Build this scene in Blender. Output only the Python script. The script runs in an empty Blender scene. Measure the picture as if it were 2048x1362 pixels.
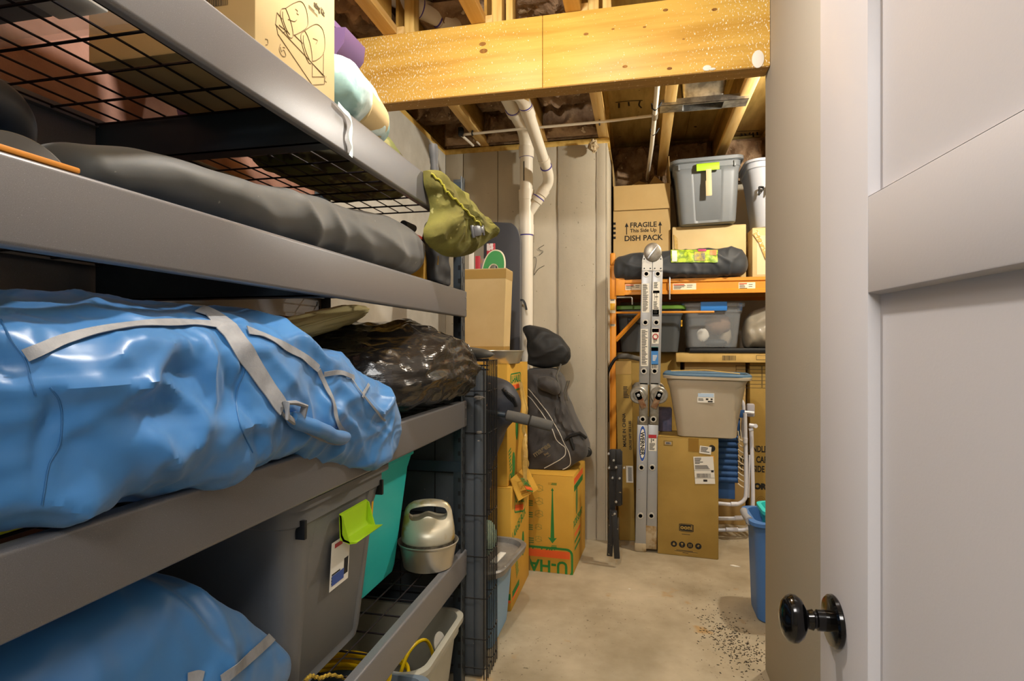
import bpy, bmesh, math, random
import numpy as np
from mathutils import Vector, Matrix, Euler, noise
from mathutils.bvhtree import BVHTree

random.seed(7); np.random.seed(7)
SC = bpy.context.scene
COL = SC.collection
PI = math.pi

# ------------------------------------------------------------------ camera, world, lights, exposure
FPX = 1155.0; HOR = 688.0; CH = 1.30
TH = math.atan(257.0 / FPX); ST, CT = math.sin(TH), math.cos(TH)
cam_d = bpy.data.cameras.new('camera'); cam = bpy.data.objects.new('camera', cam_d); COL.objects.link(cam)
cam.location = (0, 0, CH); cam.rotation_euler = (PI / 2, 0, TH)
cam_d.sensor_width = 36; cam_d.lens = FPX / 2048 * 36; cam_d.shift_y = 7 / 2048
cam_d.clip_start = 0.02
SC.camera = cam
SC.view_settings.view_transform = 'Standard'; SC.view_settings.look = 'None'
SC.view_settings.gamma = 1; SC.view_settings.use_curve_mapping = False
SC.view_settings.exposure = 0.74
SC.cycles.max_bounces = 8; SC.cycles.diffuse_bounces = 5; SC.cycles.transparent_max_bounces = 12
SC.cycles.use_denoising = True
SC.cycles.sample_clamp_indirect = 6.0
w = bpy.data.worlds.new('world'); SC.world = w; w.use_nodes = True
w.node_tree.nodes['Background'].inputs[0].default_value = (0.80, 0.88, 1.0, 1)
w.node_tree.nodes['Background'].inputs[1].default_value = 0.25

def light(name, kind, loc, power, col, size=.06, rot=None, sy=None):
    d = bpy.data.lights.new(name, kind); d.energy = power; d.color = col
    if kind == 'AREA':
        d.shape = 'RECTANGLE'; d.size = size; d.size_y = sy or size
    else: d.shadow_soft_size = size
    o = bpy.data.objects.new(name, d); o.location = loc
    if rot: o.rotation_euler = rot
    COL.objects.link(o); return o
light('aisle_bulb', 'POINT', (-.32, 1.08, 2.58), 47, (1.0, .97, .93), .045)
light('back_bulb', 'POINT', (1.0, 3.15, 2.58), 60, (1.0, .94, .82), .045)
light('hall_fill_light', 'AREA', (-.1, -.95, 2.5), 38, (1.0, .98, .95), 1.1, (math.radians(38), 0, 0), .7)  # unseen fill light, added behind the camera to brighten what faces the doorway

# ------------------------------------------------------------------ pixel -> world authoring helpers
def ray(u, v):
    a = (u - 1024) / FPX; b = (HOR - v) / FPX
    return (-ST + a * CT, CT + a * ST, b)
def atY(u, v, Y):
    d = ray(u, v); s = Y / d[1]; return Vector((d[0] * s, Y, CH + d[2] * s))
def atX(u, v, X):
    d = ray(u, v); s = X / d[0]; return Vector((X, d[1] * s, CH + d[2] * s))
def atZ(u, v, Z):
    d = ray(u, v); s = (Z - CH) / d[2]; return Vector((d[0] * s, d[1] * s, Z))

def inflate(px, Yof, n_dir, thick, nz_amp=.006, nzf=14, rings=10, npts=110, extra=None, squash=1.0, seed=0):
    """puffy closed shape: outline given in px, laid on the surface Y = Yof(u); n_dir is the outward direction"""
    o = smooth_pts(list(px) + [px[0]], npts + 1)[:-1]; P = [atY(u, v, Yof(u)) for u, v in o]; c = sum(P, Vector()) / len(P); n = Vector(n_dir).normalized(); R = []
    for side in (1, -1):
        L = []
        for k in range(rings):
            a = (k / rings) * PI / 2; sc = math.cos(a) ** .8; h = math.sin(a) ** 1.0
            rg = []
            for p in P:
                q = c + (p - c) * sc; d = thick * h * (1 if side > 0 else squash) + nz_amp * (ridge((q.x, q.y, q.z), (nzf, nzf, nzf), seed + side, .45) - .4 + .4 * noise.noise(q * nzf * 2.2)) * min(1, h * 2.5)
                if extra: d += extra(q, h, side)
                rg.append(q + n * d * side)
            L.append(rg)
        R.append(L)
    seq = R[1][::-1] + R[0][1:]
    return MB().loft(seq)

# ------------------------------------------------------------------ materials
def srgb(h):
    h = h.lstrip('#'); c = [int(h[i:i + 2], 16) / 255 for i in (0, 2, 4)]
    return tuple(x / 12.92 if x <= .04045 else ((x + .055) / 1.055) ** 2.4 for x in c) + (1,)
MATS = {}
def mat(name, col, rough=.6, metal=0., col2=None, scale=8., stretch=(1, 1, 1), detail=5, lo=.35, hi=.65,
        bump=0., bscale=60., bstretch=(1, 1, 1), bdist=.002, alpha=1., trans=0., ior=1.45, specks=None, spec=.5, sheen=0., coat=0.,
        col3=None, s3=30., t3=.62, rough2=None, aniso=0.):
    if name in MATS: return MATS[name]
    m = bpy.data.materials.new(name); m.use_nodes = True; MATS[name] = m
    nt = m.node_tree; N = nt.nodes; L = nt.links; b = N['Principled BSDF']
    c = srgb(col); b.inputs['Base Color'].default_value = c
    b.inputs['Roughness'].default_value = rough; b.inputs['Metallic'].default_value = metal
    b.inputs['IOR'].default_value = ior; b.inputs['Alpha'].default_value = alpha
    b.inputs['Transmission Weight'].default_value = trans
    b.inputs['Specular IOR Level'].default_value = spec
    b.inputs['Sheen Weight'].default_value = sheen; b.inputs['Coat Weight'].default_value = coat
    b.inputs['Anisotropic'].default_value = aniso
    tc = N.new('ShaderNodeTexCoord')
    def mapped(st):
        mp = N.new('ShaderNodeMapping'); mp.inputs['Scale'].default_value = st
        L.new(tc.outputs['Object'], mp.inputs['Vector']); return mp.outputs[0]
    def noi(vec, sc, det, rgh=.55):
        n = N.new('ShaderNodeTexNoise'); n.inputs['Scale'].default_value = sc; n.inputs['Detail'].default_value = det
        n.inputs['Roughness'].default_value = rgh; L.new(vec, n.inputs['Vector']); return n.outputs['Fac']
    def ramp(f, a, bb):
        r = N.new('ShaderNodeMapRange'); r.inputs['From Min'].default_value = a; r.inputs['From Max'].default_value = bb
        L.new(f, r.inputs['Value']); return r.outputs[0]
    def mix(f, A, B):
        x = N.new('ShaderNodeMix'); x.data_type = 'RGBA'; L.new(f, x.inputs[0])
        for i, v in ((6, A), (7, B)):
            if isinstance(v, tuple): x.inputs[i].default_value = v
            else: L.new(v, x.inputs[i])
        return x.outputs[2]
    out = c
    if col2:
        f = ramp(noi(mapped(stretch), scale, detail), lo, hi)
        out = mix(f, c, srgb(col2))
        if rough2 is not None:
            r = N.new('ShaderNodeMapRange'); r.inputs['To Min'].default_value = rough; r.inputs['To Max'].default_value = rough2
            L.new(f, r.inputs['Value']); L.new(r.outputs[0], b.inputs['Roughness'])
    if col3:
        f = ramp(noi(mapped(stretch), s3, 3), t3, t3 + .06); out = mix(f, out, srgb(col3))
    if specks:
        # specks: (colour, scale, threshold, stretch)
        f = ramp(noi(mapped(specks[3] if len(specks) > 3 else (1, 1, 1)), specks[1], 2, .5), specks[2], specks[2] + .03)
        ml, mh = (specks[5], specks[6]) if len(specks) > 6 else (.42, .62)
        if len(specks) > 4: # big mask
            g = ramp(noi(mapped((1, 1, 1)), specks[4], 1), ml, mh)
            mm = N.new('ShaderNodeMath'); mm.operation = 'MULTIPLY'; L.new(f, mm.inputs[0]); L.new(g, mm.inputs[1]); f = mm.outputs[0]
        out = mix(f, out, srgb(specks[0]))
    if not isinstance(out, tuple): L.new(out, b.inputs['Base Color'])
    if bump:
        h = noi(mapped(bstretch), bscale, 3, .6)
        bn = N.new('ShaderNodeBump'); bn.inputs['Strength'].default_value = bump; bn.inputs['Distance'].default_value = bdist
        L.new(h, bn.inputs['Height']); L.new(bn.outputs[0], b.inputs['Normal'])
    return m

# ------------------------------------------------------------------ mesh builder
class MB:
    def __init__(s): s.v = []; s.f = []; s.mi = []; s.cur = 0
    def add(s, vs, fs):
        o = len(s.v); s.v.extend([tuple(p) for p in vs])
        for f in fs: s.f.append(tuple(i + o for i in f)); s.mi.append(s.cur)
        return s
    def box(s, x0, x1, y0, y1, z0, z1, bev=0., M=None, seg=2):
        if x0 > x1: x0, x1 = x1, x0
        if y0 > y1: y0, y1 = y1, y0
        if z0 > z1: z0, z1 = z1, z0
        vs = [(x, y, z) for z in (z0, z1) for y in (y0, y1) for x in (x0, x1)]
        fs = [(0, 2, 3, 1), (4, 5, 7, 6), (0, 1, 5, 4), (2, 6, 7, 3), (0, 4, 6, 2), (1, 3, 7, 5)]
        if bev > 0:
            bm = bmesh.new(); bv = [bm.verts.new(p) for p in vs]
            for f in fs: bm.faces.new([bv[i] for i in f])
            bev = min(bev, .45 * min(x1 - x0, y1 - y0, z1 - z0))
            bmesh.ops.bevel(bm, geom=bm.edges[:], offset=bev, segments=seg, profile=.5, affect='EDGES')
            bm.verts.index_update(); vs = [tuple(v.co) for v in bm.verts]; fs = [tuple(v.index for v in f.verts) for f in bm.faces]; bm.free()
        if M is not None: vs = [tuple(M @ Vector(p)) for p in vs]
        return s.add(vs, fs)
    def tube(s, pts, r, seg=10, closed=False, caps=True, flat=1.0):
        P = [Vector(p) for p in pts]; n = len(P)
        R = r if isinstance(r, (list, tuple)) else [r] * n
        T = []
        for i in range(n):
            a = P[(i - 1) % n] if (closed or i > 0) else P[i]; b = P[(i + 1) % n] if (closed or i < n - 1) else P[i]
            t = (b - a); T.append(t.normalized() if t.length > 1e-9 else Vector((0, 0, 1)))
        up = Vector((0, 0, 1)) if abs(T[0].z) < .9 else Vector((1, 0, 0))
        nn = (up - T[0] * up.dot(T[0])).normalized(); rings = []
        for i in range(n):
            nn = (nn - T[i] * nn.dot(T[i]));
            nn = nn.normalized() if nn.length > 1e-6 else Vector((1, 0, 0))
            bb = T[i].cross(nn)
            rings.append([P[i] + nn * (R[i] * flat * math.cos(2 * PI * k / seg)) + bb * (R[i] * math.sin(2 * PI * k / seg)) for k in range(seg)])
        return s.loft(rings, closed_v=closed, caps=caps and not closed)
    def loft(s, rings, closed_v=False, caps=True, closed_u=True):
        n = len(rings); m = len(rings[0]); vs = [p for r in rings for p in r]; fs = []
        for i in range(n if closed_v else n - 1):
            j = (i + 1) % n
            for k in range(m if closed_u else m - 1):
                l = (k + 1) % m; fs.append((i * m + k, i * m + l, j * m + l, j * m + k))
        if caps: fs.append(tuple(range(m))[::-1]); fs.append(tuple((n - 1) * m + k for k in range(m)))
        return s.add(vs, fs)
    def lathe(s, prof, c=(0, 0, 0), seg=32, axis='z', sx=1., sy=1.):
        rings = []
        for r, z in prof:
            rg = []
            for k in range(seg):
                a = 2 * PI * k / seg; x, y = r * math.cos(a) * sx, r * math.sin(a) * sy
                if axis == 'z': p = (c[0] + x, c[1] + y, c[2] + z)
                elif axis == 'x': p = (c[0] + z, c[1] + x, c[2] + y)
                else: p = (c[0] + x, c[1] + z, c[2] + y)
                rg.append(Vector(p))
            rings.append(rg)
        return s.loft(rings, caps=True)
    def grid(s, nu, nv, fn, closed_u=False):
        vs = [fn(i / (nu if closed_u else nu - 1), j / (nv - 1)) for j in range(nv) for i in range(nu)]; fs = []
        for j in range(nv - 1):
            for i in range(nu if closed_u else nu - 1):
                k = (i + 1) % nu; fs.append((j * nu + i, j * nu + k, (j + 1) * nu + k, (j + 1) * nu + i))
        return s.add(vs, fs)
    def prism(s, poly, fn, t0, t1):
        """poly: 2-D outline, fn(a,b,t)->3-D"""
        m = len(poly); vs = [fn(a, b, t0) for a, b in poly] + [fn(a, b, t1) for a, b in poly]
        fs = [tuple(range(m))[::-1], tuple(range(m, 2 * m))] + [(k, (k + 1) % m, (k + 1) % m + m, k + m) for k in range(m)]
        return s.add(vs, fs)
    def rot(s, M):
        s.v = [tuple(M @ Vector(p)) for p in s.v]; return s
    def build(s, name, m, parent=None, smooth=35, local=False, kind=None, label=None):
        me = bpy.data.meshes.new(name)
        off = Vector((0, 0, 0))
        if parent is not None and not local: off = WORLDLOC.get(parent.name, Vector((0, 0, 0)))
        elif parent is None and not local:
            A = np.array([tuple(p) for p in s.v]); off = Vector(((A[:, 0].min() + A[:, 0].max()) / 2, (A[:, 1].min() + A[:, 1].max()) / 2, A[:, 2].min()))
        me.from_pydata([(p[0] - off[0], p[1] - off[1], p[2] - off[2]) for p in s.v], [], s.f)
        ms = m if isinstance(m, (list, tuple)) else [m]
        for x in ms: me.materials.append(x)
        if len(ms) > 1: me.polygons.foreach_set('material_index', s.mi)
        me.validate(); 
        bm = bmesh.new(); bm.from_mesh(me); bmesh.ops.recalc_face_normals(bm, faces=bm.faces[:]); bm.to_mesh(me); bm.free()
        if smooth:
            me.shade_smooth(); me.set_sharp_from_angle(angle=math.radians(smooth))
        me.update()
        o = bpy.data.objects.new(name, me); COL.objects.link(o)
        if parent is not None: o.parent = parent; WORLDLOC[o.name] = Vector(off)
        else: o.location = off; WORLDLOC[o.name] = Vector(off)
        if kind: o['kind'] = kind
        if label: o['label'] = label
        return o
WORLDLOC = {}
def carve(o, cutter):
    """subtract a closed MB from a mesh object"""
    c = cutter.build('cutter', None or o.data.materials[0], o.parent, local=True); md = o.modifiers.new('b', 'BOOLEAN'); md.object = c; md.operation = 'DIFFERENCE'; md.solver = 'EXACT'
    bpy.context.view_layer.update(); me = bpy.data.meshes.new_from_object(o.evaluated_get(bpy.context.evaluated_depsgraph_get())); o.modifiers.clear()
    old = o.data; o.data = me; me.shade_smooth(); me.set_sharp_from_angle(angle=math.radians(40)); bpy.data.objects.remove(c)
def thing(name, label, cat, loc=(0, 0, 0), rot=(0, 0, 0), group=None):
    o = bpy.data.objects.new(name, None); COL.objects.link(o); o.empty_display_size = .05
    o.location = loc; o.rotation_euler = rot; o['label'] = label; o['category'] = cat
    if group: o['group'] = group
    WORLDLOC[o.name] = Vector(loc); return o
def tag(o, label, cat, group=None, kind=None):
    o['label'] = label; o['category'] = cat
    if group: o['group'] = group
    if kind: o['kind'] = kind
    return o
def struct(name, mb, m, **k): return mb.build(name, m, None, kind='structure', **k)

def text_at(txt, size, M, m, parent, name='printed_text', bold=.0, depth=.0004, label=None, align='LEFT', space=1.0, shear=0., xs=1.0):
    """flat lettering; M places the text plane (x right, y up, z out) in the parent's frame"""
    c = bpy.data.curves.new('t', 'FONT'); c.body = txt; c.size = size; c.extrude = depth; c.offset = bold; c.align_x = align
    c.space_character = space; c.shear = shear; c.resolution_u = 3
    t = bpy.data.objects.new('t', c); COL.objects.link(t)
    bpy.context.view_layer.update()
    me = bpy.data.meshes.new_from_object(t.evaluated_get(bpy.context.evaluated_depsgraph_get()))
    bpy.data.objects.remove(t); bpy.data.curves.remove(c)
    me.name = name; me.transform(M @ Matrix.Diagonal((xs, 1, 1, 1))); me.materials.clear(); me.materials.append(m)
    o = bpy.data.objects.new(name, me); COL.objects.link(o); o.parent = parent
    if label: o['label'] = label
    return o
def frame(o, x, y):
    """matrix with origin o, text x axis and y axis"""
    x = Vector(x).normalized(); y = Vector(y); y = (y - x * y.dot(x)).normalized(); z = x.cross(y)
    return Matrix(((x.x, y.x, z.x, o[0]), (x.y, y.y, z.y, o[1]), (x.z, y.z, z.z, o[2]), (0, 0, 0, 1)))

def interp(keys, t):
    """keys [(t, v0, v1..)] -> Catmull-Rom values at array t"""
    K = np.array(keys, float); ts = K[:, 0]; out = []
    for c in range(1, K.shape[1]):
        v = K[:, c]; mslope = np.gradient(v, ts)
        i = np.clip(np.searchsorted(ts, t, side='right') - 1, 0, len(ts) - 2)
        h = ts[i + 1] - ts[i]; x = np.clip((t - ts[i]) / h, 0, 1)
        h00 = 2 * x**3 - 3 * x**2 + 1; h10 = x**3 - 2 * x**2 + x; h01 = -2 * x**3 + 3 * x**2; h11 = x**3 - x**2
        out.append(h00 * v[i] + h10 * h * mslope[i] + h01 * v[i + 1] + h11 * h * mslope[i + 1])
    return out
def nz(p, s, off=0.): return noise.noise((p[0] * s[0] + off, p[1] * s[1] + off * 1.7, p[2] * s[2] - off))
def ridge(p, s, off=0., w=.5):
    a = abs(nz(p, s, off)); return max(0., 1 - a / w) ** 1.6
def on_poly(P, q):
    """distance of 2-D point q to polyline P and parameter 0..1"""
    best = 9; tt = 0; n = len(P) - 1
    for i in range(n):
        ax, ay = P[i]; bx, by = P[i + 1]; dx, dy = bx - ax, by - ay; l2 = dx * dx + dy * dy
        t = max(0., min(1., ((q[0] - ax) * dx + (q[1] - ay) * dy) / l2)); d = math.hypot(q[0] - ax - t * dx, q[1] - ay - t * dy)
        if d < best: best = d; tt = (i + t) / n
    return best, tt
def sack(keys, nu, nv, disp, axis='Y', ends=(.35, .35), Mx=None, pb=0., relax=1):
    """closed sack along an axis. keys: (t, centre_x, centre_z, half_w, half_top, half_bot, power)"""
    t = np.linspace(keys[0][0], keys[-1][0], nv); V = interp(keys, t); mb = MB(); rings = []
    t0, t1 = t[0], t[-1]; L = t1 - t0
    for j in range(nv):
        cx, cz, hw, ht, hb, pw = [V[k][j] for k in range(6)]
        e0 = (t[j] - t0) / (ends[0] * .3 + 1e-6); e1 = (t1 - t[j]) / (ends[1] * .3 + 1e-6)
        cap = math.sqrt(max(0, 1 - (1 - min(1, e0)) ** 2)) * math.sqrt(max(0, 1 - (1 - min(1, e1)) ** 2)); cap = max(cap, .02)
        rg = []; pw = max(pw, 1.2)
        A = np.linspace(0, 2 * PI, 385); c_, s2 = np.cos(A), np.sin(A); q = 2 / pw
        q = np.where(s2 > 0, q, 2 / (pw + pb)); xx = np.sign(c_) * np.abs(c_) ** q * hw * cap; zz = np.sign(s2) * np.abs(s2) ** q * np.where(s2 > 0, ht, hb) * cap
        cum = np.concatenate([[0], np.cumsum(np.hypot(np.diff(xx), np.diff(zz)))]); tgt = np.linspace(0, cum[-1], nu + 1)[:-1]
        xs_, zs_ = np.interp(tgt, cum, xx), np.interp(tgt, cum, zz)
        for k in range(nu):
            x, z = float(xs_[k]), float(zs_[k]); hz = max(.005, (ht if z > 0 else hb) * cap); hx = max(.005, hw * cap); a = math.atan2(z / hz, x / hx)
            n = Vector((math.copysign(min(1, abs(x / hx)) ** (pw - 1), x) / hx, 0, math.copysign(min(1, abs(z / hz)) ** (pw - 1), z) / hz)).normalized()
            p = Vector((cx + x, t[j], cz + z)); d = disp(p, n, (t[j] - t0) / L, a) * min(1, cap * 1.5)
            p = p + n * d
            rg.append(p)
        rings.append(rg)
    G = np.array([[tuple(p) for p in r] for r in rings])
    for _ in range(relax):
        H = (np.roll(G, 1, 1) + np.roll(G, -1, 1) + 2 * G) / 4; H[1:-1] = (H[:-2] + H[2:] + 2 * H[1:-1]) / 4; G = H
    if axis == 'X': G = G[:, :, [1, 0, 2]]
    elif axis == 'Z': G = G[:, :, [0, 2, 1]]
    rings = [[Vector(p) for p in r] for r in G.tolist()]
    return mb.loft(rings, caps=True)
def bvh(mb): return BVHTree.FromPolygons([Vector(p) for p in mb.v], mb.f)
def hit(tree, u, v, off=.002):
    d = Vector(ray(u, v)).normalized(); l, n, i, ds = tree.ray_cast(Vector((0, 0, CH)), d)
    if l is None: return None, None
    if n.dot(d) > 0: n = -n
    return l + n * off, n
def smooth_pts(pts, n):
    """Catmull-Rom resample of a list of tuples"""
    K = [(i,) + tuple(p) for i, p in enumerate(pts)]
    t = np.linspace(0, len(pts) - 1, n); return [tuple(x) for x in zip(*interp(K, t))]
def ribbon(mb, P, Nn, width, th=.0015):
    """strap along points P with normals Nn"""
    n = len(P); rings = []
    W = width if isinstance(width, list) else [width] * n
    for i in range(n):
        t = (P[min(i + 1, n - 1)] - P[max(i - 1, 0)]).normalized(); nn = (Nn[i] - t * Nn[i].dot(t)).normalized(); s = t.cross(nn) * (W[i] / 2)
        u = nn * th
        rings.append([P[i] - s, P[i] + s, P[i] + s + u, P[i] - s + u])
    return mb.loft(rings)
def strap_on(mb, tree, px, width, off=.002, th=.0015, n=60):
    P = []; Nn = []
    for u, v in smooth_pts(px, n):
        p, q = hit(tree, u, v, off)
        if p is not None: P.append(p); Nn.append(q)
    if len(P) < 4: return mb
    # smooth
    for _ in range(9):
        P = [P[0]] + [(P[i - 1] + P[i] * 2 + P[i + 1]) / 4 for i in range(1, len(P) - 1)] + [P[-1]]
        Nn = [Nn[0]] + [(Nn[i - 1] + Nn[i] + Nn[i + 1]).normalized() for i in range(1, len(Nn) - 1)] + [Nn[-1]]
    return ribbon(mb, P, Nn, width, th)
def rrect(w, d, r, n=6):
    r = min(r, w / 2 - 1e-4, d / 2 - 1e-4); P = []
    for cx, cy, a0 in ((w / 2 - r, d / 2 - r, 0), (-w / 2 + r, d / 2 - r, 90), (-w / 2 + r, -d / 2 + r, 180), (w / 2 - r, -d / 2 + r, 270)):
        for k in range(n + 1):
            a = math.radians(a0 + 90 * k / n); P.append((cx + r * math.cos(a), cy + r * math.sin(a)))
    return P
# ------------------------------------------------------------------ room materials
M_conc_floor = mat('floor_concrete', '#bbae95', .78, col2='#85785e', scale=3.2, detail=15, lo=.30, hi=.78, col3='#a98a5c', s3=4.5, t3=.66, bump=.3, bscale=40, bdist=.002,
                   specks=('#6f6450', 60, .67, (1, 1, 1), 1.1))
M_conc_wall = mat('wall_concrete', '#c9bfaa', .85, col2='#ada390', scale=2.2, stretch=(1, 1, .5), detail=8, lo=.35, hi=.7, bump=.3, bscale=55, specks=('#8c8371', 60, .72))
M_paint_wall = mat('drywall_paint', '#b5afa2', .85, bump=.32, bscale=190, bdist=.0015)
M_white_wall = mat('foundation_paint', '#c6c2b8', .9, col2='#b3aea2', scale=5, bump=.6, bscale=130, bdist=.002)
M_lvl = mat('laminated_beam', '#e2b454', .5, col2='#c49237', scale=3.0, stretch=(.35, 3, 5), detail=12, lo=.44, hi=.66, bump=.15, bscale=30, bstretch=(.6, 4, 6))
M_lvl_edge = mat('laminated_beam_edge', '#b98f48', .7, col2='#957038', scale=4, stretch=(.4, 45, 1), detail=4, bump=.2, bscale=40, specks=('#e9d6b0', 120, .68))
M_pine = mat('pine', '#dcb866', .6, col2='#c49c4a', scale=5, stretch=(6, .5, 6), detail=5, lo=.4, hi=.65, bump=.1, bscale=40)
M_pine_v = mat('pine_upright', '#dcb96c', .6, col2='#c29a4c', scale=5, stretch=(6, 6, .6), detail=5, lo=.4, hi=.65)
M_flange = mat('joist_flange', '#d9b676', .6, col2='#c79a4c', scale=4, stretch=(7, .4, 7), detail=5, lo=.4, hi=.65)
M_osb = mat('joist_web', '#b58b3e', .75, col2='#94702c', scale=16, stretch=(1, .5, 1), detail=5, lo=.35, hi=.6)
M_ply = mat('subfloor', '#d4b86e', .75, col2='#b09350', scale=3, stretch=(5, 1, 1), detail=8, lo=.36, hi=.66, specks=('#4a3a1c', 14, .72))
M_insul = mat('insulation', '#b59877', .95, col2='#80644a', scale=9, detail=8, lo=.32, hi=.62, bump=.8, bscale=45, bdist=.01, specks=('#c8b394', 18, .68))
M_pvc = mat('pvc', '#ebe2d0', .38)
M_purple = mat('pvc_primer', '#4b3fa0', .6)
M_galv = mat('galvanised', '#b9b7b2', .35, 1., col2='#8f8d88', scale=22, lo=.4, hi=.6, bump=.1, bscale=25)
M_black = mat('black_plastic', '#17181a', .5)
M_dark = mat('dark_opening', '#3c4248', .7)
M_ink = mat('black_ink', '#1e1c1a', .8)
M_door = mat('door_paint', '#bdb9ba', .42, bump=.12, bscale=260, bdist=.0008)
M_white = mat('white_plaster', '#efe9dc', .8)

def overspray(m, lo, hi):
    """dried plaster spatter: dense at both ends of the beam, sparse in the middle (a stain with its own place on the wood)"""
    nt = m.node_tree; N = nt.nodes; L = nt.links; b = N['Principled BSDF']; src = b.inputs['Base Color'].links[0].from_socket
    tc = N.new('ShaderNodeTexCoord'); sp = N.new('ShaderNodeSeparateXYZ'); L.new(tc.outputs['Object'], sp.inputs[0])
    def mr(f, a, c, d, e):
        r = N.new('ShaderNodeMapRange'); r.inputs['From Min'].default_value = a; r.inputs['From Max'].default_value = c; r.inputs['To Min'].default_value = d; r.inputs['To Max'].default_value = e; L.new(f, r.inputs['Value']); return r.outputs[0]
    def mth(op, a, c):
        x = N.new('ShaderNodeMath'); x.operation = op
        for i, v in enumerate((a, c)):
            if isinstance(v, float): x.inputs[i].default_value = v
            else: L.new(v, x.inputs[i])
        return x.outputs[0]
    ends = mth('MAXIMUM', mr(sp.outputs['X'], 0., -.75, 0., 1.), mr(sp.outputs['X'], .45, .9, 0., 1.))
    mp = N.new('ShaderNodeMapping'); mp.inputs['Scale'].default_value = (1, 1, .55); mp.inputs['Rotation'].default_value = (0, .6, 0); L.new(tc.outputs['Object'], mp.inputs['Vector'])
    n = N.new('ShaderNodeTexNoise'); n.inputs['Scale'].default_value = 170; n.inputs['Detail'].default_value = 2; L.new(mp.outputs[0], n.inputs['Vector'])
    n2 = N.new('ShaderNodeTexNoise'); n2.inputs['Scale'].default_value = 5; L.new(tc.outputs['Object'], n2.inputs['Vector'])
    v = mth('ADD', mth('ADD', n.outputs['Fac'], mth('MULTIPLY', ends, .10)), mth('MULTIPLY', n2.outputs['Fac'], .10))
    mx = N.new('ShaderNodeMix'); mx.data_type = 'RGBA'; L.new(mr(v, .735, .76, 0., 1.), mx.inputs[0]); L.new(src, mx.inputs[6]); mx.inputs[7].default_value = srgb('#fbf0d2'); L.new(mx.outputs[2], b.inputs['Base Color'])
overspray(M_lvl, 0, 1)

# ------------------------------------------------------------------ shell
XL, XR, YB, YN, ZT = -1.34, .487, 3.87, 5.0, 2.63
struct('floor', MB().box(-1.6, 2.2, -1.9, 5.2, -.08, 0), M_conc_floor)
mb = MB().box(XL - .2, XL, -.1, YB + .2, 0, ZT); wl_ = struct('wall_left', mb, M_white_wall); MB().box(XL - .001, XL + .004, .125, 2.30, 0, ZT).build('wall_panel', mat('brown_sheathing', '#9c7564', .9, col2='#87604f', scale=8, bump=.5, bscale=120), wl_, label='reddish brown sheathing behind the rack')
# poured wall in form panels, each panel a slightly proud piece
wb = struct('wall_back', MB().box(XL, -.222, YB + .004, YB + .22, 0, ZT), M_conc_wall)
pv = [XL] + [atY(u, 450, YB).x for u in (927, 996, 1117, 1193)] + [-.222]
for i in range(len(pv) - 1):
    d = [0, .002, .0, .003, .001, 0][i]
    MB().box(pv[i] + .0025, pv[i + 1] - .0025, YB - .006 - d, YB + .006, 0, ZT, .002).build('form_panel', M_conc_wall, wb)
mb = MB()
for i in (3, 4):
    pts = [(pv[i] + random.uniform(-.002, .002), YB - .0075, z) for z in np.linspace(0.02, ZT, 40)]
    mb.tube(pts, [.0035 + .002 * random.random() for _ in pts], 6)
mb.build('form_fin', mat('concrete_fin', '#8f8575', .9), wb)
# pencil scribble on the concrete
mb = MB()
def scribble(mb, strokes, Y, r=.0018):
    for st in strokes:
        mb.tube([atY(u, v, Y) for u, v in smooth_pts(st, 14)], r, 5)
scribble(mb, [[(1088, 490), (1077, 498), (1086, 503), (1078, 511)], [(1068, 514), (1072, 516), (1072, 528), (1068, 545), (1069, 550)], [(1068, 550), (1077, 538), (1089, 531)]], YB - .010, .0014)
mb.build('pencil_mark', M_ink, wb)
mb = MB().box(-.222, -.214, YB - .005, YN, 0, ZT).box(-.4, -.216, YB + .21, YN, 0, ZT); struct('wall_return', mb, M_conc_wall)
struct('wall_niche', MB().box(-.45, 2.2, YN, YN + .2, 0, ZT), M_conc_wall)
struct('wall_far_right', MB().box(2.0, 2.2, -.1, YN, 0, ZT + .4), M_white_wall)
# drywall partition that ends the doorway side, with rounded corner bead
struct('wall_right', MB().box(XR, XR + .12, .03, 2.475, 0, 2.97, .004), M_paint_wall)
struct('wall_front', MB().box(-1.34, -.50, .0, .12, 0, 2.97).box(-.5, XR, .0, .12, 2.08, 2.97).box(.34, XR + .01, .0, .12, 0, 2.08).box(XR + .11, 2.0, .0, .12, 0, 2.97), M_paint_wall)
struct('wall_hall', MB().box(-1.6, 2.2, -1.95, -1.85, 0, 2.6), M_paint_wall)
struct('ceiling_hall', MB().box(-1.6, 2.2, -1.9, .0, 2.6, 2.7), M_white)
# subfloor boards overhead, laid with visible joints
ce = struct('ceiling', MB().box(-1.6, 2.2, 0, 5.25, 2.985, 3.02), M_ply)
ys = [0.1, 1.30, 2.51, 3.72, 4.93, 5.25]
for i in range(len(ys) - 1):
    for x0, x1 in ((-1.6, .35), (.353, 2.2)):
        MB().box(x0, x1, ys[i] + .002, ys[i + 1] - .002, 2.967, 2.986, .001).build('subfloor_panel', M_ply, ce)
mb = MB()
for (u0, v0, u1, v1) in ((1236, 205, 1283, 200),):
    p = atZ(1236, 203, 2.966)
def stamp(mb, strokes):
    for st in strokes: mb.tube([atZ(u, v, 2.9655) for u, v in smooth_pts(st, 8)], .006, 4, flat=.1)
M_stamp = mat('stamp_ink', '#3d2f16', .9)
stamp(mb, [[(1231, 205), (1258, 202), (1285, 201)], [(1238, 206), (1238, 216)], [(1257, 204), (1258, 212)], [(1280, 202), (1278, 210), (1283, 216)], [(1474, 263), (1519, 261)], [(1482, 267), (1484, 271), (1480, 273)],
           [(1489, 267), (1492, 271)], [(1500, 265), (1499, 269), (1508, 268)], [(1506, 265), (1507, 274)], [(1514, 264), (1515, 270)]])
mb.build('stamped_marking', M_stamp, ce)

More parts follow.
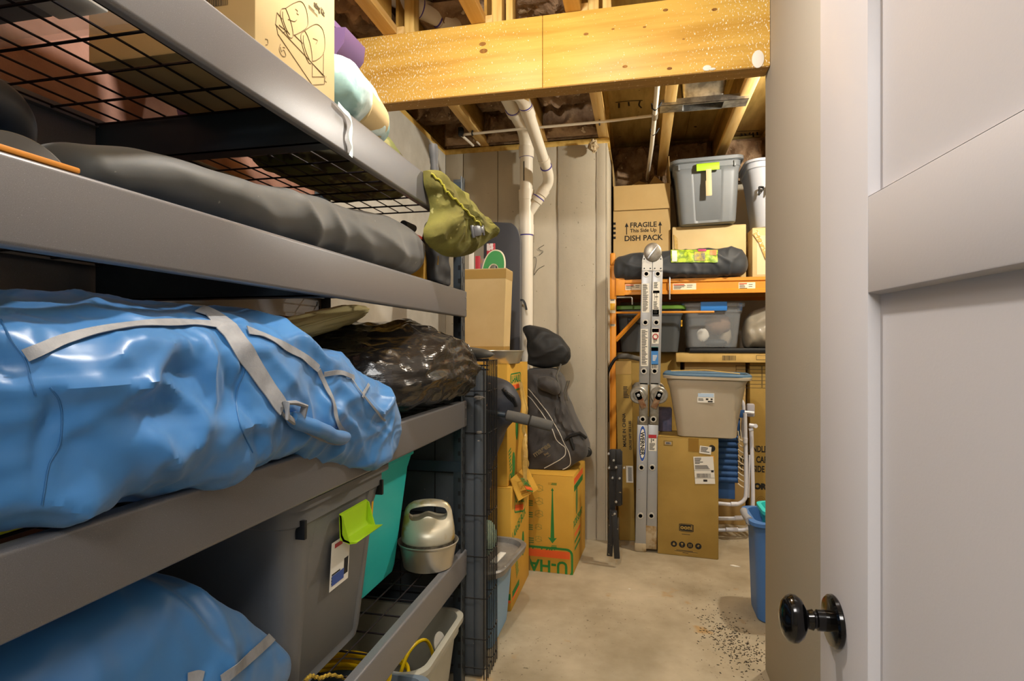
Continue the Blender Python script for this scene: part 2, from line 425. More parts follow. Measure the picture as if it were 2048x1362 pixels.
# ------------------------------------------------------------------ I-joists
jx = [-1.60 + .406 * k for k in range(9)]; jx = [x + .14 for x in jx]   # -1.46,-1.06,-.65,-.25,.16,.56,.97...
ZJ = 2.672
def joist(x, y0, y1, label):
    t = thing('floor_joist', label, 'joist', (x, y0, ZJ), group='floor joists overhead')
    MB().box(x - .032, x + .032, y0, y1, ZJ, ZJ + .036, .003).build('bottom_flange', M_flange, t)
    MB().box(x - .006, x + .006, y0, y1, ZJ + .036, 2.932).build('web', M_osb, t)
    MB().box(x - .032, x + .032, y0, y1, 2.931, 2.966, .003).build('top_flange', M_pine, t)
    return t
side = ['', 'left of the big white drain pipe', 'just right of the white drain pipes', 'over the corner of the concrete wall',
        'between thin water pipe and metal duct', 'right of the metal duct boot', 'rightmost before the beige wall', 'over the right half of the orange scaffold', 'last one at the right wall']
for i, x in enumerate(jx):
    if i == 0: continue
    yend = YB + .12 if x < -.3 else YN + .05
    joist(x, 2.39, yend, 'wooden floor joist beyond the beam, ' + side[i])
near = ['', 'first right of the left wall', 'above the squash blocks left of centre', 'above the joint in the beam', 'right of the joint in the beam', 'over the beige wall end', 'right of the beige wall', 'far right of the beige wall', 'last at the right wall']
for i, x in enumerate(jx):
    if i: joist(x - .03, .13, 2.385, 'floor joist on the near side of the beam, ' + near[i])
# squash blocks on the beam
for i, (x, w_) in enumerate(((-1.0, .045), (-.60, .045), (-.545, .03), (-.19, .045), (-.135, .035), (.215, .045))):
    o = MB().box(x - w_ / 2, x + w_ / 2, 2.395, 2.46, ZJ, 2.96, .003).build('squash_block', M_pine_v)
    tag(o, ['short upright timber block on the beam, left of the white pipe', 'short upright timber block on the beam beside the joist right of the white pipe', 'second upright block on the beam, just right of its neighbour',
            'upright timber block above the joint between the two beam lengths', 'thin upright timber block beside the block above the beam joint', 'upright timber block on the beam nearest the right end'][i], 'block', 'squash blocks on the beam')

# ------------------------------------------------------------------ header beam (two lengths butted)
bt = thing('header_beam', 'yellow laminated timber beam spanning the room under the joists', 'beam', (-.4, 2.38, 2.37))
xj = atY(1085, 100, 2.38).x
for x0, x1 in ((XL + .02, xj - .0008), (xj + .0008, XR - .001)):
    for k in range(2):
        y0 = 2.38 + k * .0455
        MB().box(x0, x1, y0, y0 + .0445, 2.37, 2.671, .002).build('beam_ply', M_lvl, bt)
MB().box(XL + .03, XR - .003, 2.383, 2.467, 2.3675, 2.3705).build('edge_grain', M_lvl_edge, bt, label='striped edge layers on the underside')
mb = MB()
kn = [(965, 88), (967, 102), (1172, 68), (1331, 20), (1429, 19), (1226, 58), (1289, 54), (1250, 133), (1339, 137), (1367, 78)]
for i, (u, v) in enumerate(kn):
    p = atY(u, v, 2.3795); r = [.012, .014, .008, .008, .008, .005, .005, .008, .008, .004][i]
    mb.lathe([(0.0001, -.0006), (r, -.0004), (r, .0015)], (p.x, p.y, p.z), 14, axis='y', sx=1.3, sy=.7)
mb.build('knot', mat('knot', '#7a4f1c', .7, col2='#a8762c', scale=60), bt)
mb = MB()
for (u, v, rx, rz) in ((1516, 118, .022, .034), (1414, 136, .016, .011), (1425, 138, .012, .005)):
    p = atY(u, v, 2.378)
    mb.lathe([(.001, -.004), (.6 * rx, -.0035), (rx, -.001), (rx * 1.02, .002)], (p.x, p.y, p.z), 18, axis='y', sx=1, sy=rz / rx)
mb.build('plaster_patch', M_white, bt)

# ------------------------------------------------------------------ insulation batts
def batt(x0, x1, y0, y1, z, seed, vert=False, amp=.05):
    mb = MB(); nu, nv = 34, max(20, int((y1 - y0) * 60))
    def fn(u, v):
        x = x0 + (x1 - x0) * u; y = y0 + (y1 - y0) * v
        e = min(1, min(u, 1 - u) * 8, min(v, 1 - v) * 10)
        p = (x, y, z)
        h = amp * (1.1 * ridge(p, (7, 5, 1), seed, .55) + .6 * nz(p, (15, 13, 1), seed + 5) + .35 * nz(p, (40, 35, 1), seed)) * e
        if vert: return (x, z - h - .02 * e, y)
        return (x, y, z - h)
    mb.grid(nu, nv, fn)
    mb.grid(2, 2, (lambda u, v: (x0 + (x1 - x0) * u, z + .05, y0 + (y1 - y0) * v)) if vert else (lambda u, v: (x0 + (x1 - x0) * u, y0 + (y1 - y0) * v, z + .05)))
    return mb
lab = ['brown fibreglass batt in the bay against the left wall', 'brown fibreglass batt in the bay with the elbow of the thin pipe', 'brown fibreglass batt in the bay behind the white drain pipes', 'brown fibreglass batt in the bay over the right of the concrete wall']
for i in range(4):
    x0 = (jx[i - 1] if i else -1.56) + .012; x1 = jx[i] - .012
    a = i + 0
    o = batt((jx[i] if i < 3 else jx[3] - .406) + .012 - (0 if i else .0), (jx[i + 1] - .012) if i < 3 else jx[3] - .012, 2.5, YB - .12, 2.86, 3.1 * i, amp=.06) if i < 3 else None
    if i < 3:
        if i: tag(o.build('insulation_batt', M_insul), lab[i + 1], 'insulation', 'insulation batts between the joists')
        ob2 = batt(max(XL, jx[i]) + .012, jx[i + 1] - .012, ZJ + .0, 2.93, YB - .06, 9.1 * i, vert=True, amp=.05).build('rim_insulation', M_insul)
        tag(ob2, 'brown fibreglass upright at the rim ' + lab[i + 1][23:], 'insulation', 'insulation at the rim')
ob = batt(-1.45, jx[1] - .045, .5, YB - .12, 2.80, 40, amp=.07).build('insulation_batt', M_insul); tag(ob, lab[0], 'insulation', 'insulation batts between the joists')
for i in range(3, 8):
    ob2 = batt(jx[i] + .012, jx[i + 1] - .012, ZT - .03, 2.93, YN - .12, 9.1 * i, vert=True, amp=.06).build('rim_insulation', M_insul)
    tag(ob2, 'brown fibreglass upright at the far end, bay ' + ['over the open dish box', 'over the metal duct', 'right of the duct, near the beige wall', 'far to the right', 'at the right wall'][i - 3], 'insulation', 'insulation at the rim')
# loose tuft of insulation by the joist on the concrete corner
mb = MB(); p0 = atY(1187, 292, 3.8)
mb.grid(24, 16, lambda u, v: tuple(Vector(p0) + Vector((math.cos(2 * PI * u) * math.sin(PI * v), math.sin(2 * PI * u) * math.sin(PI * v), 1.3 * math.cos(PI * v))) * (.03 + .016 * noise.noise((u * 9, v * 8, 2)))), closed_u=True)
tag(mb.build('insulation_tuft', mat('insulation_light', '#cdbd9c', .95, col2='#8f7450', scale=25)), 'pale loose tuft of insulation on top of the concrete wall', 'insulation')
# sill plate
struct('trim_1', MB().box(XL - .1, -.2, YB - .0, YB + .14, ZT, ZJ - .003, .002), M_pine)
struct('trim_2', MB().box(XL - .14, XL - .004, .1, YB, ZT, ZJ - .003, .002), M_pine)
struct('trim_4', MB().box(XL - .20, XL - .15, .0, YB + .3, ZT, 3.0), M_pine); struct('trim_5', MB().box(XL - .2, -.21, YB + .15, YB + .19, ZT, 3.0), M_pine); struct('trim_6', MB().box(-.45, 2.2, YN + .15, YN + .19, ZT, 3.0), M_pine)
struct('trim_3', MB().box(-.2, 2.2, YN + .0, YN + .14, ZT, ZJ - .003, .002), M_pine)

# ------------------------------------------------------------------ drains
t = thing('drain_pipe', 'thick white drain stack dropping down the concrete wall with a branch', 'pipe', (-.74, 3.76, 0))
X0 = -.742
def arc(a, b, c, n=7):
    a, b, c = Vector(a), Vector(b), Vector(c); return [a * (1 - k) ** 2 + b * 2 * k * (1 - k) + c * k * k for k in np.linspace(0, 1, n)]
pts = [Vector((-1.30, 2.16, 2.885)), Vector((-.93, 2.60, 2.850))] + arc((-.91, 2.625, 2.848), (-.80, 2.75, 2.84), (-.77, 2.88, 2.785)) + [Vector((-.752, 3.0, 2.735)), Vector((-.746, 3.52, 2.712))] + arc((-.745, 3.60, 2.71), (X0, 3.775, 2.70), (X0, 3.775, 2.58)) + [Vector((X0, 3.775, 1.2)), Vector((X0, 3.775, 0.0))]
MB().tube(pts, .0435, 20).build('pipe', M_pvc, t)
def collar(p, d, r=.0505, l=.03):
    d = Vector(d).normalized(); p = Vector(p); MB().tube([p - d * l, p - d * l * .98, p + d * l * .98, p + d * l], [r * .93, r, r, r * .93], 20).build('coupling', M_pvc, t)
for z in (2.575, 2.29, 2.06): collar((X0, 3.775, z), (0, 0, 1), l=.035)
MB().tube([(X0, 3.775, 2.30), (X0, 3.775, 2.06)], .048, 20).build('wye_fitting', M_pvc, t)
collar((-.7505, 3.04, 2.712), (0, 1, -.04)); collar((-.748, 3.42, 2.715), (0, 1, -.02)); collar((-1.02, 2.495, 2.858), (1, 1.19, -.1)); collar((-.915, 2.62, 2.849), (1, 1.19, -.1), l=.02)
br = MB(); E = [(-.745, 3.09, 2.71), (-.69, 3.15, 2.705)] + [tuple(p) for p in arc((-.675, 3.165, 2.70), (-.655, 3.19, 2.70), (-.645, 3.26, 2.665))] + [(-.592, 3.66, 2.44)] + [tuple(p) for p in arc((-.590, 3.69, 2.425), (-.583, 3.775, 2.385), (-.605, 3.775, 2.345))] + [(X0 + .01, 3.775, 2.16)]
br.tube(E, [.042, .042] + [.038] * 7 + [.033] + [.035] * 7 + [.033], 18); br.build('branch_pipe', M_pvc, t)
mb = MB()
for p, d, r, l in (((-.64, 3.29, 2.648), (.05, .4, -.22), .041, .03), ((-.597, 3.62, 2.462), (.05, .4, -.22), .038, .02), ((-.632, 3.775, 2.305), (-.7, 0, -1), .040, .022), ((-.665, 3.775, 2.262), (-.7, 0, -1), .041, .022), ((-.69, 3.14, 2.705), (1, 1, 0), .046, .02)):
    collar(p, d, r, l)
mb = MB()
for p, d, r in (((X0, 3.775, 2.541), (0, 0, 1), .0445), ((X0, 3.775, 2.022), (0, 0, 1), .0445), ((-.751, 3.0, 2.715), (0, 1, -.04), .0445), ((-.645, 3.255, 2.667), (.05, .4, -.22), .0385), ((-.592, 3.665, 2.438), (.05, .4, -.22), .0375), ((-.998, 2.521, 2.856), (1, 1.19, -.1), .0445), ((-.935, 2.596, 2.85), (1, 1.19, -.1), .0465), ((-.75, 3.385, 2.716), (0, 1, -.02), .0445), ((-.66, 3.775, 2.27), (-.7, 0, -1), .042)):
    d = Vector(d).normalized(); p = Vector(p); MB().tube([p - d * .003, p + d * .003], r + .0008, 20).build('primer_ring', M_purple, t, label='purple primer ring')
MB().prism([(-.003, -.004), (.003, -.004), (.003, .004), (-.003, .004)], lambda a, b, tt: (X0 - .008 + a, 3.7305 + tt, 2.44 + b * 16), -.0005, .001).build('pipe_print', M_ink, t)

# thin water lines
t = thing('water_pipe', 'thin white water pipe running across under the joists with black clips', 'pipe', (-1.12, 3.57, 2.65))
pts = smooth_pts([(-1.126, 3.58, 2.655), (-.8, 3.57, 2.656), (-.3, 3.56, 2.656), (-.16, 3.55, 2.655), (0, 3.52, 2.65), (.075, 3.50, 2.645)], 30)
MB().tube(pts, .0085, 10).build('pipe', M_pvc, t)
MB().tube([(-1.13, 3.57, 2.65), (-1.115, 3.79, 2.655)], .0085, 10).tube([(-1.075, 3.74, 2.66), (-1.07, 3.80, 2.66)], .006, 8).build('pipe_stub', M_pvc, t)
mb = MB().tube([(-1.14, 3.56, 2.66), (-1.115, 3.565, 2.65)], .016, 10).box(-1.15, -1.12, 3.56, 3.60, 2.645, 2.70, .004)
mb.build('elbow', M_black, t, label='black elbow fitting')
for x in (-1.055, -.245):
    MB().tube([(x, 3.568, 2.672), (x, 3.556, 2.656), (x, 3.562, 2.643), (x, 3.574, 2.643), (x, 3.580, 2.656), (x, 3.572, 2.672)], .005, 6).build('clip', M_black, t)
t = thing('water_pipe', 'thin white water pipe running along the joist left of the metal duct', 'pipe', (.085, 2.5, 2.64))
MB().tube([(.088, 2.42, 2.65), (.085, 3.2, 2.645), (.075, 4.0, 2.64), (.05, 4.95, 2.64)], .0135, 12).build('pipe', M_pvc, t)
for y in (3.38, 3.78): MB().tube([(.115, y, 2.67), (.10, y, 2.645), (.08, y, 2.627), (.065, y, 2.64), (.062, y, 2.668)], .005, 8).build('clip', M_black, t)
MB().tube([(.083, 3.46, 2.645), (.082, 3.54, 2.645)], .018, 12).build('tee_fitting', mat('brass_grey', '#a59a88', .4, .5), t)

# duct boot with hanger strip
t = thing('duct_boot', 'galvanised metal duct boot hung between two joists by a metal strip', 'duct', (.36, 3.42, 2.66))
xa, xb = .11, .585
mb = MB().box(xa, .235, 3.395, 3.50, 2.655, 2.657).box(.455, xb, 3.395, 3.50, 2.655, 2.657).box(xa, xb, 3.395, 3.397, 2.655, 2.69).box(.235, .455, 3.395, 3.40, 2.652, 2.658).box(.235, .455, 3.495, 3.50, 2.652, 2.658)
mb.build('hanger_strip', M_galv, t)
MB().box(.236, .454, 3.402, 3.494, 2.70, 2.702).build('register_opening', M_dark, t)
rings = []
for k, (sx, sy, cy, z) in enumerate(((.11, .049, 3.448, 2.656), (.11, .049, 3.448, 2.70), (.125, .055, 3.40, 2.79), (.09, .075, 3.34, 2.84), (.078, .078, 3.30, 2.86))):
    sq = [1, 1, .9, .3, 0][k]; rg = []
    for q in range(32):
        a = 2 * PI * q / 32; c, s_ = math.cos(a), math.sin(a); e = 1 - .82 * sq
        rg.append(Vector((.345 + math.copysign(abs(c) ** e, c) * sx, cy + math.copysign(abs(s_) ** e, s_) * sy, z)))
    rings.append(rg)
MB().loft(rings, caps=False).build('boot', M_galv, t)
mb = MB(); pts = [(.345, 3.30, 2.86)] + [(.345, y, 2.865) for y in (3.2, 3.0, 2.7, 2.42)]
mb.tube(smooth_pts([(.345, 3.34, 2.84), (.345, 3.27, 2.875), (.345, 3.1, 2.88), (.345, 2.6, 2.88), (.345, 2.2, 2.88)], 30), [.076 + .003 * (k % 2) for k in range(30)], 24)
mb.build('round_duct', M_galv, t)

# ------------------------------------------------------------------ door
dd = Vector((-.0608, 1.0108, 0)).normalized(); dn = Vector((-dd.y, dd.x, 0))  # dn points to -X, towards the room
K = Vector((.2545, .8455, 0)); edge = K + dd * .0577; hinge = K - dd * .705
DM = Matrix(((dd.x, dn.x, 0, hinge.x), (dd.y, dn.y, 0, hinge.y), (0, 0, 1, 0), (0, 0, 0, 1)))   # local: x along door from hinge, y out of the face, z up
door = thing('door_1', 'white two-panel shaker door standing open at the right, black knob', 'door', tuple(hinge), (0, 0, math.atan2(dd.y, dd.x)))
W = (edge - hinge).length; S = .151; T = -.035
def dbox(x0, x1, z0, z1, y0=T, y1=0., b=.0015): return MB().box(x0, x1, y0, y1, z0, z1, b)
ZH = 2.032
dbox(W - S, W, .01, ZH).build('stile', M_door, door, local=True); dbox(0, S * .8, .01, ZH).build('stile', M_door, door, local=True)
for z0, z1 in ((.01, .24), (1.360, 1.473), (1.91, ZH)): dbox(S * .8 - .001, W - S + .0005, z0, z1, T, -.0004).build('rail', M_door, door, local=True)
bv = .0022
for z0, z1 in ((.24, 1.360), (1.473, 1.91)):
    x0, x1 = S * .8, W - S; dpt = -.013
    mb = MB(); mb.box(x0 - .002, x1 + .002, T + .01, dpt, z0 - .002, z1 + .002)
    mb.build('panel', M_door, door, local=True)
    o = [(x0, z0), (x1, z0), (x1, z1), (x0, z1)]; i = [(x0 + bv, z0 + bv), (x1 - bv, z0 + bv), (x1 - bv, z1 - bv), (x0 + bv, z1 - bv)]
    mb = MB(); rings = [[Vector((a, -.0006, b)) for a, b in o], [Vector((a, dpt + .0006, b)) for a, b in i], [Vector((a, dpt - .004, b)) for a, b in i], [Vector((a, dpt - .004, b)) for a, b in o]]
    mb.loft(rings, closed_v=True, caps=False); mb.build('moulding', M_door, door, local=True, smooth=0)
M_knob = mat('black_bronze', '#1c1a1a', .16, .85, coat=.5)
kx = W - .0577; kz = .93
kn = MB()
kn.lathe([(.0001, .0), (.033, .0), (.0342, .002), (.0335, .006), (.031, .0085), (.014, .0105), (.0001, .0105)], (0, 0, 0), 48, axis='y')
kn.v = [(x + kx, y, z + kz) for x, y, z in kn.v]; kn.build('rosette', M_knob, door, local=True)
kn = MB(); kn.lathe([(.0001, .009), (.0125, .009), (.0125, .024), (.0105, .0255), (.0105, .028), (.0125, .0295), (.0115, .033), (.011, .036), (.016, .039), (.0235, .0435), (.028, .050), (.0285, .056), (.026, .062), (.020, .067), (.010, .0702), (.0001, .071)], (0, 0, 0), 48, axis='y', sx=.86, sy=1.12)
kn.v = [(x + kx, y, z + kz) for x, y, z in kn.v]; kn.build('knob', M_knob, door, local=True)
# ------------------------------------------------------------------ steel rack on the left
M_rack = mat('rack_paint', '#7b7a7c', .34, .35, col2='#737274', scale=900, lo=.4, hi=.6, bump=.12, bscale=1100, bdist=.0004, specks=('#d5d5dc', 1100, .72))
M_rack_d = mat('rack_inner', '#2f3a44', .5, .3)
M_wire = mat('deck_wire', '#2b2528', .4, .6)
XS, XBk = -.655, -1.265; YA, YP = .16, 2.116
TOPS = [1.829, 1.502, 1.084, .515]; BH = .100
rack = thing('storage_rack', 'dark grey steel storage rack with wire decks along the left wall', 'shelving', (-.96, 1.14, 0))
def post(x, y, sx, sy):
    """L-angle post; sx, sy: direction of its legs"""
    p = MB(); w_, th = .046, .003
    p.box(x, x + sx * w_, y, y + sy * th, 0, 1.93, .0008); p.box(x, x + sx * th, y, y + sy * w_, 0, 1.93, .0008)
    o = p.build('post', M_rack_d if False else mat('post_paint', '#3b4248', .42, .35), rack)
    s = MB(); z = .06
    while z < 1.9:
        s.box(x + sx * .017, x + sx * .027, y - sy * .0008, y + sy * .0038, z, z + .017)
        s.box(x - sx * .0008, x + sx * .0038, y + sy * .012, y + sy * .018, z, z + .022)
        s.box(x - sx * .0008, x + sx * .0038, y + sy * .030, y + sy * .036, z + .019, z + .038)
        z += .0508
    s.build('slots', M_black, o, kind='stuff')
for x, sx in ((XS, -1), (XBk, 1)):
    for y, sy in ((YP, -1), (YA, 1)): post(x, y, sx, sy)
bx_prof = lambda z1: None
def beam(x, s, z1, name='beam'):
    """rolled channel beam, s=+1 faces the aisle"""
    r = .007; z0 = z1 - BH; out = []
    P = [(0, z1 - .006), (.002, z1), (.028 - r, z1)] + [(.028 - r + r * math.sin(a), z1 - r + r * math.cos(a)) for a in np.linspace(0, PI / 2, 6)]
    P += [(.028 - r + r * math.cos(a), z0 + r - r * math.sin(a)) for a in np.linspace(0, PI / 2, 6)] + [(.012, z0), (.012, z0 + .012), (.0185, z0 + .012), (.0185, z1 - .020), (.0, z1 - .020)]
    mb = MB(); mb.prism([(x - s * .022 + s * a, z) for a, z in P], lambda a, b, t: (a, t, b), YA - .004, YP + .002)
    return mb.build(name, M_rack, rack)
for zt in TOPS:
    f = beam(XS, 1, zt, 'front_beam'); beam(XBk, -1, zt, 'rear_beam')
    MB().box(XS + .0055, XS + .008, YP - .012, YP - .006, zt - .03, zt - .022, .001).box(XS + .0055, XS + .008, YP - .012, YP - .006, zt - .075, zt - .067, .001).build('rivets', M_galv, f)
    for y in (1.115,):
        mb = MB().box(XBk + .012, XS - .012, y, y + .003, zt - BH, zt - .014).box(XBk + .012, XS - .012, y, y + .042, zt - BH, zt - BH + .003)
        mb.build('cross_support', M_rack_d, rack)
    for y0, y1 in ((YA + .004, 1.11), (1.16, YP - .004)):
        mb = MB(); zw = zt - .012
        n = 9; xs = np.linspace(XBk + .022, XS - .020, n + 1)
        for x in xs: mb.tube([(x, y0, zw), (x, y1, zw)], .0024, 6)
        ny = max(3, round((y1 - y0) / .107)); 
        for y in np.linspace(y0 + .003, y1 - .003, ny + 1): mb.tube([(XBk + .01, y, zw - .004), (XS - .008, y, zw - .004)], .0029, 6)
        mb.build('wire_deck', M_wire, rack)
for y in (YA + .003, YP - .003):
    for zt in (1.92, 1.25, .85, .25):
        MB().box(XBk, XS, y - .0015, y + .0015, zt - .04, zt).build('end_brace', M_rack_d, rack)
# ------------------------------------------------------------------ shared builders for goods
M_card = mat('cardboard', '#c3a570', .8, col2='#b5965f', scale=3, lo=.3, hi=.7, bump=.08, bscale=18, bstretch=(9, 9, .6))
M_card2 = mat('cardboard_light', '#d2b987', .8, col2='#c6ab76', scale=3, bump=.06, bscale=18, bstretch=(9, 9, .6))
M_card3 = mat('cardboard_olive', '#ab8c46', .72, col2='#9c7e3b', scale=4, bump=.06, bscale=18, bstretch=(9, 9, .6))
M_card4 = mat('cardboard_golden', '#cfa03a', .75, col2='#c09230', scale=3, bump=.08, bscale=18, bstretch=(9, 9, .6))
M_tape = mat('packing_tape', '#b08e4e', .18, alpha=.75)
M_paper = mat('paper', '#e8e4da', .7)
M_print = mat('print_ink', '#2c2a28', .8)
M_lime = mat('lime_plastic', '#a3cc1c', .38)
M_greytote = mat('grey_tote', '#6f7071', .42, col2='#67686a', scale=4, bump=.05, bscale=200)

def outline(w, d, r, gd=0., gy=.0, side='x', n=6, m=14):
    """rounded rectangle with an optional recessed centre on the +x/-x (or y) sides"""
    base = rrect(w, d, r, n); P = []; L = len(base)
    for i in range(L):
        a, b = base[i], base[(i + 1) % L]; P.append(a)
        if math.hypot(a[0] - b[0], a[1] - b[1]) > max(.05, r):
            for k in range(1, m): P.append((a[0] + (b[0] - a[0]) * k / m, a[1] + (b[1] - a[1]) * k / m))
    if gd:
        Q = []
        for x, y in P:
            if side == 'x' and abs(abs(x) - w / 2) < 1e-4 and abs(y) < gy: x -= math.copysign(gd, x)
            if side == 'y' and abs(abs(y) - d / 2) < 1e-4 and abs(x) < gy: y -= math.copysign(gd, y)
            Q.append((x, y))
        P = Q
    return P
def tote_body(w, d, h, taper=.05, r=.05, lip=.018, gd=0., gy=0., side='x', wall=.004, m=14, sag=None):
    mb = MB(); rings = []
    prof = [(taper + .012, 0, 0), (taper, .006, 0), (taper * .9, .03, gd), (taper * .3, h * .78, gd), (taper * .12, h - .06, gd), (.0, h - .055, 0), (0, h - .02, 0), (-lip * .6, h - .016, 0), (-lip, h - .018, 0), (-lip, h - .002, 0), (-lip * .5, h + .001, 0), (wall, h, 0), (wall + .004, h - .02, 0), (wall + taper * .9, .03, 0), (wall + taper + .01, .008, 0)]
    for ins, z, g in prof:
        rg = [Vector((x, y, z)) for x, y in outline(w - 2 * ins, d - 2 * ins, max(r - max(ins, 0) * .3, .01), g, gy, side, m=m)]
        rings.append(rg)
    if sag: rings = [[sag(p) for p in rg] for rg in rings]
    return mb.loft(rings, caps=True)
def tote_lid(w, d, z, r=.05, t=.022):
    mb = MB(); rings = []
    for ins, zz in ((-.016, z - .02), (-.02, z - .018), (-.02, z + .004), (-.010, z + .010), (.02, z + .010), (.028, z + .002), (.06, z + .002)):
        rings.append([Vector((x, y, zz)) for x, y in rrect(w - 2 * ins, d - 2 * ins, r)])
    return mb.loft(rings)
def lime_handle(parent, M, w=.13, m=None, open_=.35):
    """flip-up grip: plate, two side cheeks and a curled lip; M: x along wall, y up, z out"""
    mb = MB(); prof = [(.012, .002), (.0, .004), (-.040, .006), (-.052, .012), (-.058, .028), (-.054, .046), (-.050, .050), (-.052, .030), (-.047, .016), (-.036, .010), (0, .009), (.010, .007)]
    mb.prism(prof, lambda a, b, t: M @ Vector((t, a, b)), -w / 2, w / 2)
    for sx in (-w / 2, w / 2 - .004):
        mb.prism([(.010, .002), (-.05, .004), (-.056, .03), (-.030, .022), (.006, .012)], lambda a, b, t: M @ Vector((sx + t, a, b)), 0, .004)
    return mb.build('handle', m or M_lime, parent, local=True)
def plate(parent, M, w, h, m=None, lines=(), name='sticker', th=.0006, ink=None, bars=()):
    """flat printed label. lines: (x0,y0,x1,y1) fractions printed dark; bars: barcode areas"""
    mb = MB().box(-w / 2, w / 2, -h / 2, h / 2, 0, th, M=M); o = mb.build(name, m or M_paper, parent, local=True, smooth=0)
    if lines or bars:
        mb = MB()
        for x0, y0, x1, y1 in lines: mb.box((x0 - .5) * w, (x1 - .5) * w, (.5 - y0) * h, (.5 - y1) * h, th, th + .0003, M=M)
        rnd = random.Random(3)
        for x0, y0, x1, y1 in bars:
            x = x0
            while x < x1:
                d = rnd.choice((.008, .014, .02)) * (x1 - x0) * 1.6
                mb.box((x - .5) * w, (min(x + d, x1) - .5) * w, (.5 - y0) * h, (.5 - y1) * h, th, th + .0003, M=M); x += d + rnd.choice((.01, .018)) * (x1 - x0) * 1.4
        mb.build('print', ink or M_print, o, local=True, smooth=0, kind='stuff')
    return o
def rows(x0, x1, y0, y1, n, seed=1, f=.55):
    R = random.Random(seed); out = []; dy = (y1 - y0) / n
    for i in range(n): out.append((x0, y0 + i * dy, x0 + (x1 - x0) * R.uniform(.55, 1), y0 + (i + f) * dy))
    return out
FY = lambda x, y, z: frame((x, y, z), (1, 0, 0), (0, 0, 1))     # on a face that looks to -Y
FX = lambda x, y, z: frame((x, y, z), (0, 1, 0), (0, 0, 1))     # on a face that looks to +X
def carton(name, label, loc, rz, w, d, h, m, rx=0., ry=0., tape=True, seam='x', group=None, bev=.0035):
    t = thing(name, label, 'box', loc, (rx, ry, rz), group)
    MB().box(-w / 2, w / 2, -d / 2, d / 2, 0, h - .003, bev).build('body', m, t, local=True)
    for s_ in (-1, 1):
        if seam == 'x': b = MB().box(-w / 2 + .001, w / 2 - .001, s_ * .001, s_ * (d / 2 - .001), h - .003, h, .001)
        else: b = MB().box(s_ * .001, s_ * (w / 2 - .001), -d / 2 + .001, d / 2 - .001, h - .003, h, .001)
        b.build('flap', m, t, local=True)
    if tape:
        b = MB()
        if seam == 'x': b.box(-w / 2 - .0008, w / 2 + .0008, -.026, .026, h, h + .0006).box(-w / 2 - .0008, -w / 2 - .0002, -.026, .026, h - .06, h).box(w / 2 + .0002, w / 2 + .0008, -.026, .026, h - .06, h)
        else: b.box(-.026, .026, -d / 2 - .0008, d / 2 + .0008, h, h + .0006).box(-.026, .026, -d / 2 - .0008, -d / 2 - .0002, h - .07, h).box(-.026, .026, d / 2 + .0002, d / 2 + .0008, h - .07, h)
        b.build('tape', M_tape, t, local=True, smooth=0)
    return t
def open_carton(name, label, loc, rz, w, d, h, m, flaps, rx=0., ry=0., th=.004, taper=0.):
    """flaps: dict side -> (angle from horizontal outwards in degrees, length)"""
    t = thing(name, label, 'box', loc, (rx, ry, rz))
    mb = MB().box(-w / 2, w / 2, -d / 2, -d / 2 + th, 0, h).box(-w / 2, w / 2, d / 2 - th, d / 2, 0, h).box(-w / 2, -w / 2 + th, -d / 2 + th, d / 2 - th, 0, h).box(w / 2 - th, w / 2, -d / 2 + th, d / 2 - th, 0, h).box(-w / 2 + th, w / 2 - th, -d / 2 + th, d / 2 - th, 0, th)
    if taper: mb.v = [(x * (1 + taper * z / h), y * (1 + taper * .5 * z / h), z) for x, y, z in mb.v]
    mb.build('body', m, t, local=True)
    kx = 1 + taper
    for s_, (ang, ln) in flaps.items():
        a = math.radians(ang); c, si = math.cos(a) * ln, math.sin(a) * ln
        L = {'f': lambda: [(-w / 2 * kx + .002, -d / 2, h), (w / 2 * kx - .002, -d / 2, h), (w / 2 * kx - .006, -d / 2 - c, h + si), (-w / 2 * kx + .006, -d / 2 - c, h + si)],
             'b': lambda: [(-w / 2 * kx + .002, d / 2, h), (w / 2 * kx - .002, d / 2, h), (w / 2 * kx - .006, d / 2 + c, h + si), (-w / 2 * kx + .006, d / 2 + c, h + si)],
             'l': lambda: [(-w / 2 * kx, -d / 2 + .002, h), (-w / 2 * kx, d / 2 - .002, h), (-w / 2 * kx - c, d / 2 - .006, h + si), (-w / 2 * kx - c, -d / 2 + .006, h + si)],
             'r': lambda: [(w / 2 * kx, -d / 2 + .002, h), (w / 2 * kx, d / 2 - .002, h), (w / 2 * kx + c, d / 2 - .006, h + si), (w / 2 * kx + c, -d / 2 + .006, h + si)]}[s_]()
        P = [Vector(p) for p in L]; n = (P[1] - P[0]).cross(P[2] - P[0]).normalized() * th * .5
        MB().loft([[p - n for p in P], [p + n for p in P]]).build('flap', m, t, local=True)
    return t
def lp(t, p):
    """world point into an unrotated thing's frame"""
    return Vector(p) - WORLDLOC[t.name]

